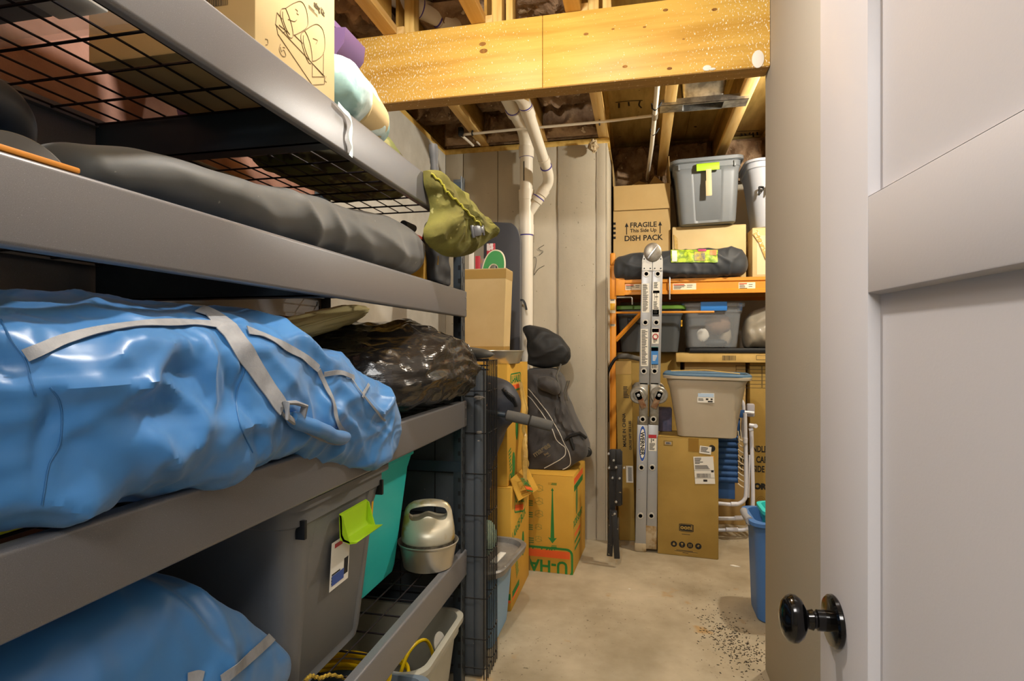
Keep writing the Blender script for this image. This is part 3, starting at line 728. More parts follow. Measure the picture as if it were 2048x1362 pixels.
# ------------------------------------------------------------------ TOP TIER
Z1, Z2, Z3, Z4 = [z + .001 for z in TOPS]
bxc = (-.842, 1.030); t = carton('carton', 'pale cardboard carton with a line drawing of two tumblers, top rack tier', (bxc[0], bxc[1], Z1), 0, .36, .272, .34, M_card2, tape=False)
X = .1806
def sk(mb, strokes, r=.0006, n=None):
    for st in strokes:
        P = [atX(u, v, bxc[0] + X) - Vector((bxc[0], bxc[1], Z1)) for u, v in (smooth_pts(st, n or max(6, len(st) * 4)) if len(st) > 2 else st)]
        mb.tube(P, r, 4)
mb = MB()
def q2(l): return [(400 + a / 3.405, b / 3.405) for a, b in l]
sk(mb, [q2(s_) for s_ in (
    [(583, 55), (640, 20), (690, 10), (722, 60), (735, 140), (728, 185), (690, 215), (640, 240)],
    [(583, 55), (555, 62), (548, 110), (575, 190), (605, 250), (630, 255), (634, 225), (622, 160), (600, 95), (583, 55)],
    [(563, 80), (566, 130), (590, 200), (612, 235)], [(713, 208), (760, 175), (800, 165), (835, 200), (850, 270), (848, 340), (830, 380), (790, 410), (768, 415)],
    [(713, 208), (690, 230), (690, 280), (715, 370), (740, 425), (758, 430), (765, 400), (755, 320), (735, 250), (713, 208)],
    [(705, 240), (705, 290), (725, 360), (745, 405)])])
sk(mb, [q2(s_) for s_ in ([(525, 85), (515, 165)], [(515, 165), (850, 520)], [(525, 85), (560, 130)], [(520, 170), (530, 230)], [(530, 230), (765, 578)], [(765, 578), (848, 572)], [(848, 572), (848, 522)], [(848, 522), (765, 522)], [(765, 522), (765, 430)], [(765, 430), (840, 515)], [(840, 515), (842, 355)], [(540, 170), (600, 220)], [(560, 220), (580, 215)], [(640, 235), (700, 295)])], n=2)
sk(mb, [q2(s_) for s_ in ([(445, 265), (460, 270), (462, 300), (448, 305)], [(548, 300), (540, 340), (560, 380), (585, 380), (570, 340), (555, 350), (548, 320)], [(565, 320), (580, 325)], [(650, 60), (665, 75), (660, 90), (672, 100)], [(600, 130), (640, 145), (660, 135)], [(770, 260), (800, 275), (790, 300)], [(860, 520), (850, 545), (862, 560)])], r=.0005)
mb.build('line_drawing', mat('print_brown', '#6d5a3a', .8), t, local=True, kind='stuff')
c0 = atX(640, 34, bxc[0] + X) - Vector((bxc[0], bxc[1], Z1))
MI = mat('print_grey', '#57492f', .8)
text_at('ating Kit', .017, FX(X, atX(650, 30, -.66).y - bxc[1], atX(650, 33, -.66).z - Z1), MI, t, bold=.0006, align='RIGHT', xs=.7)
plate(t, FX(X - .0006, atX(628, 20, -.66).y - bxc[1], atX(628, 22, -.66).z - Z1), .034, .006, M_card2, rows(0, 1, 0, 1, 2), name='small_print', ink=MI)
p = atY(432, 11, bxc[1] - .136)
plate(t, FY(p.x - bxc[0] + .0, -.1363, p.z - Z1 + .006), .05, .016, M_card2, bars=[(0, 0, 1, 1)], name='barcode')

M_ptote = mat('purple_plastic', '#6b5378', .4)
t = thing('storage_tote', 'purple plastic tote behind the carton on the top rack tier', 'tote', (-1.01, 1.355, Z1 + .001))
tote_body(.40, .285, .33, .05, .04).build('body', M_ptote, t, local=True)
mb = MB().prism([(.205, .30), (.26, .295), (.255, .255), (.23, .225), (.205, .225)], lambda a, b, tt: (a, tt, b), .02, .13); mb.build('grip', M_ptote, t, local=True)

M_pale = mat('pale_teal_fabric', '#d4e3de', .85, col2='#8fb0ac', scale=6, lo=.5, hi=.6, bump=.3, bscale=30, specks=('#2d3a3c', 8, .68))
def dp(p, n, u, a): return .008 * ridge(p, (18, 14, 18), 3, .5) + .006 * nz(p, (30, 30, 30))
t = thing('pillow_bag', 'pale teal and white stuffed sack with tan paper label hanging over the top beam', 'bag', (-.72, 1.3, Z1))
sack([(1.165, -.735, Z1 + .06, .085, .065, .056, 2.3), (1.25, -.735, Z1 + .07, .095, .08, .066, 2.4), (1.36, -.735, Z1 + .06, .09, .065, .056, 2.4), (1.46, -.735, Z1 + .045, .08, .045, .042, 2.2)], 48, 50, dp, ends=(.12, .12)).build('sack', M_pale, t)
def dpl(p, n, u, a): return .003
sack([(1.285, -.735, Z1 + .068, .096, .082, .064, 2.4), (1.36, -.735, Z1 + .06, .093, .069, .056, 2.4), (1.425, -.735, Z1 + .050, .089, .056, .048, 2.4)], 48, 16, dpl, ends=(.02, .02)).build('paper_label', M_card2, t, label='tan paper band printed with small text')
P = [atX(u, v, -.640) for u, v in smooth_pts([(676, 208), (688, 222), (698, 232), (703, 250), (700, 275), (704, 297), (701, 313)], 20)]
ribbon(MB(), P, [Vector((1, .3 * math.sin(i * .9), 0)).normalized() for i in range(20)], .011, .001).build('drawstring', M_pale, t)

# clear tote seen through the wire deck
M_clear = mat('clear_plastic', '#dfe3e6', .08, alpha=.16)
M_clear2 = mat('clear_plastic_frosted', '#d5dade', .22, alpha=.17)
t = thing('storage_tote', 'clear tote of brown paper goods seen through the top wire deck', 'tote', (-.96, .54, Z1))
tote_body(.50, .60, .30, .02, .04).build('body', M_clear, t, local=True)
M_brown = mat('kraft_brown', '#b98258', .8, col2='#a06d45', scale=5); M_dull = mat('dull_grey', '#6a605e', .8)
for i, (x, y, z, w_, d_, h_, m_) in enumerate(((-.20, .05, .012, .05, .46, .25, M_brown), (-.07, .17, .012, .16, .12, .03, M_dull), (.06, .16, .012, .1, .16, .02, M_paper), (.17, .13, .012, .08, .22, .02, M_brown), (-.05, -.06, .012, .2, .28, .1, M_brown))):
    o = MB().box(-.96 + x - w_ / 2, -.96 + x + w_ / 2, .54 + y - d_ / 2, .54 + y + d_ / 2, Z1 + z, Z1 + z + h_, .003).build('folded_carton' if m_ is M_brown else 'paper_stack', m_)
    tag(o, ['tall folded brown carton at the wall side inside the clear top tote', 'flat dull grey packet inside the clear top tote', 'white paper packet inside the clear top tote', 'flat brown packet at the aisle side inside the clear top tote', 'thick brown packet in the middle of the clear top tote'][i], 'packet', 'goods in the clear top tote')
# camouflage sack further along the top tier
M_camo = mat('camouflage_cloth', '#6b7040', .85, col2='#4b4632', scale=11, detail=2, lo=.47, hi=.52, col3='#8d8a5c', s3=9, t3=.56, bump=.3, bscale=40)
def dcam(p, n, u, a): return .012 * ridge(p, (9, 9, 9), 5, .5) + .006 * nz(p, (25, 25, 25), 3)
o = sack([(1.50, -1.0, Z1 + .07, .18, .06, .065, 3), (1.75, -.98, Z1 + .08, .2, .08, .075, 3), (2.06, -1.0, Z1 + .07, .18, .06, .065, 3)], 50, 50, dcam, ends=(.3, .3)).build('cloth_sack', M_camo); tag(o, 'green camouflage cloth sack on the far end of the top rack tier', 'bag')
# grip of a tool standing up behind the olive bag
t = thing('hand_tool', 'tool standing on end with a dark ribbed grip above the olive bag', 'tool', (-.72, 1.80, Z1 - .0))
M_grip = mat('grip_rubber', '#4d4e50', .6)
p0 = atY(873, 392, 1.80); p1 = atY(866, 290, 1.80); ax = (p1 - p0); rings = []
rr = [.011, .0115, .013, .012, .0145, .0125, .0145, .0125, .0145, .0125, .014, .0135, .0155, .016, .016, .0145]
MB().tube([p0 + ax * (i / 15) for i in range(16)], rr, 16).build('grip', M_grip, t)
MB().tube([Vector((p0.x - .005, 1.80, Z1)), p0 + ax * .02], .007, 10).build('shaft', M_rack_d, t)

# olive canvas pouch hanging at the rack corner
M_olive = mat('olive_canvas', '#7d7a38', .85, col2='#66602c', scale=8, lo=.35, hi=.65, bump=.4, bscale=90, specks=('#a9a468', 30, .70))
t = thing('canvas_pouch', 'olive canvas pouch with black buckle hanging off the end of the top beam', 'bag', (-.60, 1.9, 1.60))
def dol(p, n, u, a):
    q = (p.x, p.y, p.z)
    tp = max(0, min(1, (p.z - 1.72) / .12))
    return .012 * ridge(q, (14, 12, 10), 2, .4) + .020 * (tp) * math.sin(p.y * 150 + p.z * 60 + 3 * nz(q, (9, 9, 9))) * .35 + .006 * nz(q, (30, 30, 30), 7) + .008 * ridge(q, (5, 26, 16), 8, .3)
PO = [(846, 342), (858, 341), (868, 350), (880, 358), (893, 368), (905, 378), (918, 392), (934, 408), (948, 428), (966, 440), (978, 455), (989, 470), (975, 482), (960, 494), (940, 508), (915, 514), (890, 512), (868, 500), (850, 482), (847, 460), (856, 440), (860, 420), (856, 395), (848, 370)]
def exo(q, h, side):
    e = 0
    if side > 0:
        e += .010 * ridge((q.y * 1.0 + q.z * .4, q.z * .5, 0), (26, 9, 1), 8, .4) * h
        top = max(0, 1 - abs((q.z - 1.83) + (q.y - 1.80) * .55) / .05); e += .012 * top * abs(math.sin(q.y * 95 + q.z * 40)) * min(1, h * 3)
    return e
pm = inflate(PO, lambda u: 1.655 + (u - 845) / 145 * .36, (.93, -.36, .05), .062, .016, 13, 14, 150, exo, squash=.12, seed=3); pm.build('pouch', M_olive, t)
tr = bvh(pm)
mb = MB(); P = [hit(tr, u, v, .004) for u, v in smooth_pts([(862, 348), (880, 365), (893, 382), (912, 402), (928, 418), (945, 435), (960, 448)], 26)]; P = [p for p, n in P if p is not None]
if len(P) > 3:
    P = [p + Vector((0, 0, .004 * math.sin(i * 2.2))) for i, p in enumerate(P)]; mb.tube(P, .0035, 8); mb.build('drawcord', mat('olive_cord', '#a09a2c', .6), t)
bp, bn = hit(tr, 953, 461, .004)
if bp is not None:
    Mb = frame(bp, (.35, .85, .25), (-.1, -.25, .9)); 
    b = MB().box(-.024, .012, -.017, .017, 0, .007, .002, M=Mb).box(.010, .026, -.010, .010, 0, .006, .0015, M=Mb).box(-.034, -.022, -.020, .020, 0, .005, .001, M=Mb).box(.024, .032, -.019, .019, 0, .005, .001, M=Mb)
    b.build('buckle', mat('buckle_plastic', '#55565a', .35), t)
p = atY(876, 512, 1.86); MB().tube([p, p + Vector((.001, 0, -.012)), p + Vector((-.001, 0, -.03))], [.0016, .0025, .003], 6).build('drawstring_end', mat('tan_cord', '#c9ab68', .8), t)

# ------------------------------------------------------------------ SECOND TIER
M_tyre = mat('tyre_rubber', '#3c3d41', .4)
t = thing('spare_tyre', 'small black tyre lying at the near end of the second rack tier', 'wheel', (-.97, .60, Z2))
Mw = frame((-.955, .625, Z2 + .092), (.50, .55, .60), (.42, -.75, .35))
rings = []
mb = MB(); nU, nV = 60, 18
mb.grid(nU, nV, lambda u, v: tuple(Mw @ Vector(((.078 + .030 * math.cos(2 * PI * v)) * math.cos(2 * PI * u), (.078 + .030 * math.cos(2 * PI * v)) * math.sin(2 * PI * u), .030 * math.sin(2 * PI * v)))), closed_u=True)
mb.build('tyre', M_tyre, t)
mb = MB().lathe([(.0001, -.012), (.03, -.014), (.035, -.004), (.062, -.006), (.066, .0), (.062, .006), (.035, .004), (.03, .014), (.0001, .012)], seg=40); mb.rot(Mw).build('hub', mat('dusty_hub', '#6d675b', .9, col2='#3c3933', scale=40), t)
t = thing('round_disc', 'flat dark grey round disc leaning behind the tyre, second rack tier', 'disc', (-.79, .60, Z2))
Md = frame((-.735, .545, Z2 - .012), (.35, .93, .0), (-.1, .0, .99)); a = [(.0001, -.002), (.063, -.002), (.065, 0), (.063, .002), (.0001, .002)]
mb = MB().lathe(a, seg=60); mb.v = [tuple(Md @ Vector(p)) for p in mb.v]; mb.v = [(x, y, max(z, Z2)) for x, y, z in mb.v]; mb.build('plate', mat('disc_grey', '#6a6762', .5, col2='#5a5854', scale=12), t)
o = MB().box(XS - .012, XS + .002, .18, .562, Z2, Z2 + .007, .002).build('wooden_strip', mat('orange_wood', '#d98f35', .5, col2='#c07a28', scale=5, stretch=(8, .6, 8)))
tag(o, 'thin orange wooden strip lying on the second front beam, near end', 'strip')
M_bfab = mat('black_fabric', '#3f3f3c', .62, col2='#4a4945', scale=5, bump=.12, bscale=500, bdist=.0006, sheen=.2, specks=('#77746a', 60, .76))
FB = [[(590, 385), (600, 420), (650, 510)], [(470, 445), (475, 480)], [(640, 405), (655, 440), (690, 500)], [(380, 350), (500, 400), (560, 460)], [(700, 440), (760, 480), (800, 520)], [(250, 330), (300, 380), (290, 400)], [(680, 420), (740, 440), (820, 440)]]
FBw = [([(p.y, p.z) for p in (atX(u, v, -.68) for u, v in f)], am, wd) for f, am, wd in zip(FB, (.016, .008, .012, .009, .012, .006, .007), (.012, .01, .012, .016, .012, .012, .01))]
def foldsum(F, p, n, face=1):
    d = 0
    if n.x * face < -.2: return 0
    for P, am, wd in F:
        if min(q[0] for q in P) - .08 < p.y < max(q[0] for q in P) + .08:
            r, tt = on_poly(P, (p.y, p.z)); d += am * .95 * math.exp(-(r / wd / 1.15) ** 1.1) * (.35 + .65 * math.sin(PI * min(1, max(0, tt * .9 + .08))))
    return d
def dbb(p, n, u, a): return foldsum(FBw, p, n) * .8 + .005 * ridge((p.x, p.y + p.z * 1.4, p.z), (4, 4, 9), 4, .5) + .0015 * nz(p, (22, 22, 22)) + .007 * nz(p, (3, 3, 5), 9)
t = thing('folding_chair_bag', 'long black fabric carry bag stuffed with a folded chair, second rack tier', 'bag', (-.77, 1.2, Z2))
pm = sack([(.62, -.80, 1.538, .07, .030, .030, 2.2), (.75, -.785, 1.550, .10, .047, .042, 2.4), (.9, -.78, 1.553, .11, .048, .046, 2.6), (1.1, -.77, 1.567, .11, .060, .060, 2.6), (1.3, -.77, 1.573, .11, .068, .066, 2.6), (1.5, -.76, 1.577, .11, .078, .070, 2.6), (1.64, -.75, 1.583, .10, .080, .076, 2.6), (1.75, -.745, 1.585, .08, .058, .062, 2.3)], 90, 200, dbb, ends=(.1, .16))
pm.build('bag', M_bfab, t)
for u, v in ((822, 455), (833, 485)):
    p = atX(u, v, -.70); MB().tube([p - Vector((.004, .05, 0)), p + Vector((0, .018, 0)), p + Vector((0, .02, 0))], [.0125, .0125, .010], 16).build('pole_end', M_black, t)
t = open_carton('small_carton', 'small mustard cardboard box behind the black carry bag, second rack tier', (-.86, 1.93, Z2), 0, .28, .16, .115, M_card4, {'f': (60, .05)})
for i, (dx, h_, c_) in enumerate(((-.02, .20, '#e9e3dc'), (.045, .185, '#b8312c'), (.075, .16, '#34343a'))):
    o = MB().box(-.86 + dx + .02, -.86 + dx + .045, 1.88, 1.98, Z2 + .006, Z2 + h_, .002).build('booklet', mat('booklet%d' % i, c_, .5)); tag(o, ['white booklet upright in the small mustard box', 'red booklet upright in the small mustard box', 'dark booklet upright in the small mustard box, nearest the aisle'][i], 'booklet')
M_navy = mat('dark_nylon', '#23262c', .6, bump=.1, bscale=300)
def dnv(p, n, u, a): return .010 * ridge(p, (10, 14, 7), 6, .5) + .004 * nz(p, (25, 25, 25))
o = sack([(Z2 + .001, -.715, 1.965, .030, .075, .075, 3), (Z2 + .12, -.72, 1.96, .035, .08, .08, 3), (Z2 + .24, -.715, 1.96, .025, .06, .06, 2.6)], 60, 50, dnv, axis='Y', ends=(.05, .1))
o.v = [(x, z, y) for x, y, z in o.v]; o = o.build('nylon_bag', M_navy); tag(o, 'dark navy nylon bag standing against the rack post under the olive pouch', 'bag')

# ------------------------------------------------------------------ THIRD TIER: big blue sack
M_blue = mat('blue_nylon', '#3a77b2', .36, col2='#356fa8', scale=3, bump=.07, bscale=700, bdist=.0004, sheen=.15)
M_web = mat('grey_webbing', '#8f9195', .6, col2='#808286', scale=40, bump=.5, bscale=380, bstretch=(1, 1, 1), bdist=.0008)
XF = -.615
BF = [  # px polylines, amplitude, width
    ([(-20, 782), (40, 779), (113, 776), (230, 772), (321, 764), (370, 800), (395, 850)], .030, .016), ([(362, 673), (330, 705), (290, 745), (262, 775)], .020, .012),
    ([(430, 668), (424, 710), (415, 745), (420, 800), (400, 835)], .022, .011), ([(330, 675), (255, 690), (190, 745)], .016, .016), ([(375, 668), (385, 700)], .012, .008), ([(400, 670), (412, 690)], .01, .008),
    ([(287, 882), (320, 915), (365, 967)], .024, .012), ([(509, 908), (470, 945), (431, 962)], .024, .013), ([(386, 824), (372, 880), (330, 900)], .018, .012), ([(0, 655), (90, 660), (150, 640)], .018, .018),
    ([(0, 850), (60, 842), (110, 822)], .020, .014), ([(0, 950), (60, 930), (100, 915)], .018, .013), ([(85, 985), (180, 1000), (260, 1010)], .020, .012), ([(180, 850), (230, 900), (290, 930)], .010, .02),
    ([(200, 800), (260, 838), (320, 895), (395, 955)], .016, .02), ([(300, 752), (345, 735), (395, 742), (410, 780)], -.022, .022), ([(235, 805), (300, 842), (350, 850)], -.014, .02), ([(440, 690), (455, 760), (440, 830)], -.010, .014), ([(530, 700), (570, 760), (600, 800)], .012, .014), ([(640, 800), (700, 850), (740, 930)], .014, .012), ([(690, 800), (730, 850), (770, 880)], .012, .010), ([(560, 930), (590, 905), (640, 920)], .016, .012), ([(670, 945), (690, 900), (690, 880)], .012, .010), ([(720, 780), (750, 830), (775, 870)], .012, .008), ([(505, 850), (530, 890), (520, 915)], .016, .012)]
BFw = [([(p.y, p.z) for p in (atX(u, v, XF) for u, v in f)], am, wd) for f, am, wd in BF]
SEAM = [([(p.y, p.z) for p in (atX(u, v, XF) for u, v in f)], am, wd) for f, am, wd in (([(460, 655), (482, 730), (470, 800), (495, 870), (508, 915)], -.012, .006), ([(-5, 600), (20, 660), (55, 730), (70, 775)], -.012, .006), ([(110, 780), (122, 830), (100, 920), (85, 990)], -.010, .005), ([(297, 752), (330, 790), (400, 800)], -.018, .022))]
def wq(q): return (q[0], q[1] + .05 * noise.noise((q[1] * 5, q[2] * 7, 3)), q[2] + .05 * noise.noise((q[1] * 6, q[2] * 6, 9)))
def dbl(p, n, u, a):
    q = (p.x, p.y, p.z)
    return foldsum(BFw, p, n) + foldsum(SEAM, p, n) + .020 * ridge(wq(q), (3.6, 3.6, 6), 11, .38) + .009 * ridge(wq(q), (9, 8, 13), 2, .33) + .003 * ridge(q, (24, 22, 30), 5, .35) - .016
t = thing('sports_sack', 'big bulging blue nylon sack with grey straps spilling over the third beam', 'bag', (-.9, .8, Z3))
pm = sack([(.12, -.93, 1.225, .26, .135, .13, 3), (.42, -.92, 1.23, .265, .130, .138, 3.0), (.55, -.905, 1.23, .298, .132, .142, 3.0), (.72, -.895, 1.235, .300, .137, .150, 3.0), (.85, -.885, 1.238, .288, .139, .150, 3.0), (.98, -.86, 1.225, .255, .142, .138, 2.9), (1.12, -.81, 1.185, .205, .130, .165, 2.7), (1.28, -.765, 1.130, .165, .128, .135, 2.6), (1.40, -.745, 1.105, .145, .098, .100, 2.4), (1.49, -.735, 1.085, .11, .055, .06, 2.2)], 220, 340, dbl, ends=(.25, .22), pb=2.2, relax=1)
pm.build('sack', M_blue, t); tr = bvh(pm)
mb = MB()
strap_on(mb, tr, [(398, 622), (425, 632), (450, 655), (480, 695), (505, 735), (535, 780), (562, 818)], .036, .004, .0018)
mb.build('handle_strap', M_web, t) if mb.v else None
for w_, px in ((.014, [(50, 712), (90, 698), (130, 682), (200, 664), (280, 652), (360, 648), (440, 652)]), (.016, [(492, 662), (530, 675), (575, 698), (610, 718), (634, 738)]), (.011, [(634, 740), (650, 775), (664, 805), (672, 845), (690, 868)]),
               (.006, [(560, 826), (575, 842), (620, 868), (665, 886), (690, 884), (694, 868)]), (.010, [(645, 748), (675, 745), (705, 755)]), (.005, [(700, 757), (715, 780), (745, 815), (768, 840)]), (.007, [(735, 770), (726, 785), (722, 795)])):
    mb = MB(); strap_on(mb, tr, px, w_, .0035, .0014); (mb.build('piping', M_web, t) if mb.v else None)
for px in ([(100, 775), (118, 800), (124, 840), (118, 890), (98, 930), (88, 985), (84, 1010)], [(2, 640), (22, 680), (50, 720), (62, 760), (70, 790)], [(468, 660), (484, 700), (488, 740), (472, 790), (480, 850), (505, 905)]):
    P = [hit(tr, u, v, .0005)[0] for u, v in smooth_pts(px, 60)]; P = [p for p in P if p is not None]
    if len(P) > 5: MB().tube(P, .0011, 5).build('seam', mat('dark_seam', '#2a5f92', .6), t)
# rolled loop of the carry handle
mb = MB(); P = [hit(tr, u, v, .012)[0] for u, v in smooth_pts([(572, 828), (600, 845), (640, 862), (685, 872)], 14)]; P = [p for p in P if p is not None]
if len(P) > 4: mb.tube(P, [.010] + [.0145] * (len(P) - 2) + [.010], 12).build('handle_pad', M_blue, t)
mb = MB(); P = [hit(tr, u, v, .016)[0] for u, v in ((556, 812), (575, 808), (592, 815), (590, 832), (568, 842), (556, 832))]
if all(p is not None for p in P): mb.tube(P, .007, 8, closed=True, flat=.6).build('strap_loop', M_web, t)

# black refuse sack
M_bin = mat('refuse_plastic', '#1d1a18', .24, col2='#252220', scale=3, bump=.55, bscale=30, bstretch=(1, .25, 2.6), bdist=.005, coat=.3)
def dgb(p, n, u, a):
    q = (p.x, p.y, p.z)
    r = math.hypot(p.y - 2.02, p.z - 1.21); an = math.atan2(p.z - 1.21, p.y - 2.02)
    rad = .012 * math.sin(an * 22 + 2.5 * nz(q, (8, 8, 8))) * math.exp(-r * 6) * .8
    w2 = (p.x + .02 * nz(q, (7, 7, 7), 4), p.y, p.z + .03 * nz(q, (5, 5, 5)) + .12 * (p.y - 1.6) * (p.z - 1.22))
    return rad + .014 * ridge(w2, (4, 3, 11), 21, .4) + .011 * ridge(w2, (8, 3.5, 24), 3, .3) + .006 * ridge(w2, (18, 8, 55), 5, .3) + .0012 * nz(w2, (40, 25, 120)) - .008
pm = sack([(1.40, -.90, 1.185, .22, .08, .09, 2.6), (1.50, -.90, 1.20, .265, .095, .110, 2.6), (1.62, -.875, 1.225, .275, .120, .138, 2.5), (1.80, -.85, 1.235, .265, .145, .148, 2.4), (1.94, -.81, 1.225, .235, .115, .135, 2.3), (2.04, -.76, 1.21, .19, .075, .095, 2.1), (2.085, -.72, 1.205, .14, .045, .06, 2)], 190, 240, dgb, ends=(.3, .30))
o = pm.build('refuse_sack', M_bin); tag(o, 'shiny black plastic refuse sack stuffed full on the third rack tier', 'bag')
M_beige = mat('beige_cushion', '#d9cb96', .8, col2='#c9ba80', scale=5, bump=.2, bscale=40)
Mc = frame((-.955, 1.50, 1.350), (.1, .98, .20), (1, -.1, .22))
mb = MB(); mb.grid(60, 40, lambda u, v: (lambda a, b: tuple(Mc @ Vector((math.copysign(abs(math.cos(a)) ** .6, math.cos(a)) * math.sin(b) ** .6 * .25, math.copysign(abs(math.sin(a)) ** .6, math.sin(a)) * math.sin(b) ** .6 * .12, math.cos(b) * .034 + .006 * noise.noise((a * 3, b * 4, 0))))))(2 * PI * u, .02 + v * (PI - .04)), closed_u=True)
t = thing('cushion', 'flat beige cushion lying on top of the black refuse sack', 'cushion', (-1.0, 1.60, 1.32)); mb.build('cover', M_beige, t)
mb = MB(); mb.tube([Mc @ Vector((math.copysign(abs(math.cos(a)) ** .6, math.cos(a)) * .251, math.copysign(abs(math.sin(a)) ** .6, math.sin(a)) * .121, 0)) for a in np.linspace(0, 2 * PI, 60)[:-1]], .003, 6, closed=True).build('piping', M_beige, t)
t = carton('small_carton', 'small mustard carton behind the refuse sack, third rack tier', (-1.12, 2.01, Z3), 0, .22, .13, .275, M_card4, tape=False)
o = MB().tube(smooth_pts([(-.70, .30, Z3 + .006), (-.69, .40, Z3 + .012), (-.70, .47, Z3 + .005), (-.695, .53, Z3 + .007)], 16), .004, 8).build('cord', mat('yellow_black_cord', '#b8b81c', .5)); tag(o, 'thin yellow cord poking out under the big blue sack', 'cord')

# ------------------------------------------------------------------ FOURTH TIER
XF2 = -.66
BF2 = [([(395, 1180), (440, 1250), (470, 1362)], .016, .014), ([(330, 1135), (340, 1190), (320, 1250)], .012, .02), ([(200, 1185), (260, 1200), (330, 1190)], .012, .02), ([(440, 1215), (450, 1270), (470, 1300)], -.014, .018), ([(425, 1185), (470, 1195), (520, 1225), (545, 1245)], .010, .007), ([(0, 1290), (100, 1300), (220, 1280)], .014, .03)]
BF2w = [([(p.y, p.z) for p in (atX(u, v, XF2) for u, v in f)], am, wd) for f, am, wd in BF2]
def dbl2(p, n, u, a):
    q = (p.x, p.y, p.z); return foldsum(BF2w, p, n) + .014 * ridge(wq(q), (3.4, 3, 4), 31, .4) + .006 * ridge(wq(q), (9, 9, 9), 2, .35) + .0015 * nz(q, (35, 35, 35)) - .010
t = thing('sports_sack', 'lower blue nylon sack with grey piping on the fourth rack tier', 'bag', (-.9, .6, Z4))
pm = sack([(.12, -.92, .72, .24, .22, .20, 3), (.5, -.91, .72, .25, .225, .20, 3), (.68, -.905, .72, .25, .228, .20, 2.8), (.79, -.90, .72, .245, .210, .20, 2.6), (.88, -.90, .705, .24, .175, .185, 2.5), (.97, -.90, .69, .235, .115, .17, 2.4), (1.03, -.90, .675, .225, .05, .155, 2.2), (1.055, -.90, .66, .21, .02, .14, 2)], 140, 180, dbl2, ends=(.25, .02))
pm.build('sack', M_blue, t); tr = bvh(pm)
for w_, px, mm in ((.018, [(440, 1361), (470, 1338), (505, 1308), (535, 1282), (568, 1256)], M_web), (.016, [(395, 1170), (430, 1182), (480, 1195), (530, 1225), (560, 1258), (580, 1300), (592, 1350)], M_blue), (.02, [(372, 1361), (390, 1356), (402, 1358)], M_web), (.012, [(380, 1155), (395, 1162), (405, 1168)], M_web)):
    mb = MB(); strap_on(mb, tr, px, w_, .003, .003 if mm is M_blue else .0015)
    if mb.v: mb.build('piping', mm, t)

t = thing('storage_tote', 'big dark grey tote with a lime green handle on the fourth rack tier', 'tote', (-.955, 1.275, Z4))
tote_body(.53, .46, .458, .055, .055, gd=.012, gy=.12, m=24, lip=.014).build('body', M_greytote, t, local=True)
for sx in (1, -1):
    hx = sx * (.265 - .004); Mh = frame((hx, .03, .372), (0, sx, 0), (0, 0, 1)); lime_handle(t, Mh, .135)
for y in (-.19, .18): MB().box(.250, .272, y - .005, y + .005,   .375, .415, .001).build('rib', M_black, t, local=True)
pl = plate(t, frame((.2500, -.01, .262), (0, 1, 0), (.06, 0, 1)), .088, .115, M_paper, rows(.08, .8, .66, .9, 4), bars=[(.72, .5, .95, .85)])
plate(t, frame((.2516, -.01, .292), (0, 1, 0), (.06, 0, 1)), .080, .045, mat('label_photo', '#8d6d58', .4, col2='#3c4a3a', scale=60, lo=.45, hi=.55), name='label_picture')
plate(t, frame((.2500, -.02, .228), (0, 1, 0), (.06, 0, 1)), .055, .024, mat('label_blue', '#2f4f9c', .4), name='label_band')
plate(t, frame((.2532, -.022, .308), (0, 1, 0), (.06, 0, 1)), .036, .010, mat('label_red', '#b03038', .4), name='label_band')
plate(t, frame((.2575, .145, .345), (0, 1, 0), (.06, 0, 1)), .009, .040, mat('label_yellow', '#e0a818', .4), name='yellow_tag')

M_teal = mat('teal_plastic', '#2fc8c6', .42)
t = thing('storage_tote', 'bright turquoise tote between the grey tote and the rack post', 'tote', (-1.02, 1.735, Z4))
tote_body(.50, .40, .458, .06, .06, lip=.018).build('body', M_teal, t, local=True)

# steel camp stove
M_steel = mat('brushed_steel', '#cfc9ba', .34, .85, aniso=.3, bump=.05, bscale=60, bstretch=(1, 1, 20)); M_alu = mat('cast_aluminium', '#cfc8b2', .38, .45, col2='#b89a48', scale=9, lo=.52, hi=.62)
t = thing('steel_pan', 'round steel pan with big arched aluminium lid handle at the rack corner', 'pan', (-.735, 1.935, Z4), (0, 0, math.radians(20)))
MB().lathe([(.0001, .0), (.080, 0), (.086, .003), (.100, .080), (.1065, .086), (.1075, .090), (.1050, .0915), (.101, .087), (.097, .080), (.083, .008), (.0001, .006)], seg=64).build('pan', M_steel, t, local=True)
MB().lathe([(.083, .02), (.0865, .070), (.089, .099), (.0001, .099)], seg=64).build('inner_ring', mat('sooty_metal', '#5b554b', .5, .6, col2='#8a8170', scale=50), t, local=True)
rings = []
for z, sx, sy, e in ((.080, .092, .088, 2), (.086, .0945, .0905, 2), (.105, .094, .090, 2), (.125, .0925, .084, 2.1), (.142, .090, .070, 2.3), (.155, .088, .052, 2.4), (.170, .086, .037, 2.5), (.190, .083, .029, 2.5), (.205, .078, .026, 2.4), (.219, .068, .023, 2.3), (.229, .052, .018, 2.2), (.234, .030, .011, 2), (.2355, .010, .004, 2)):
    z = .094 + (z - .080) * .90
    rings.append([Vector((math.copysign(abs(math.cos(q)) ** (2 / e), math.cos(q)) * sx, math.copysign(abs(math.sin(q)) ** (2 / e), math.sin(q)) * sy, z)) for q in np.linspace(0, 2 * PI, 65)[:-1]])
lid_o = MB().loft(rings).build('lid', M_alu, t, local=True)
hp = [(a, .094 + (b - .080) * .90) for a, b in smooth_pts([(-.056, .164), (-.066, .174), (-.065, .192), (-.052, .207), (0, .215), (.052, .207), (.065, .192), (.066, .174), (.056, .164), (.032, .166), (0, .178), (-.032, .166), (-.056, .164)], 49)[:-1]]
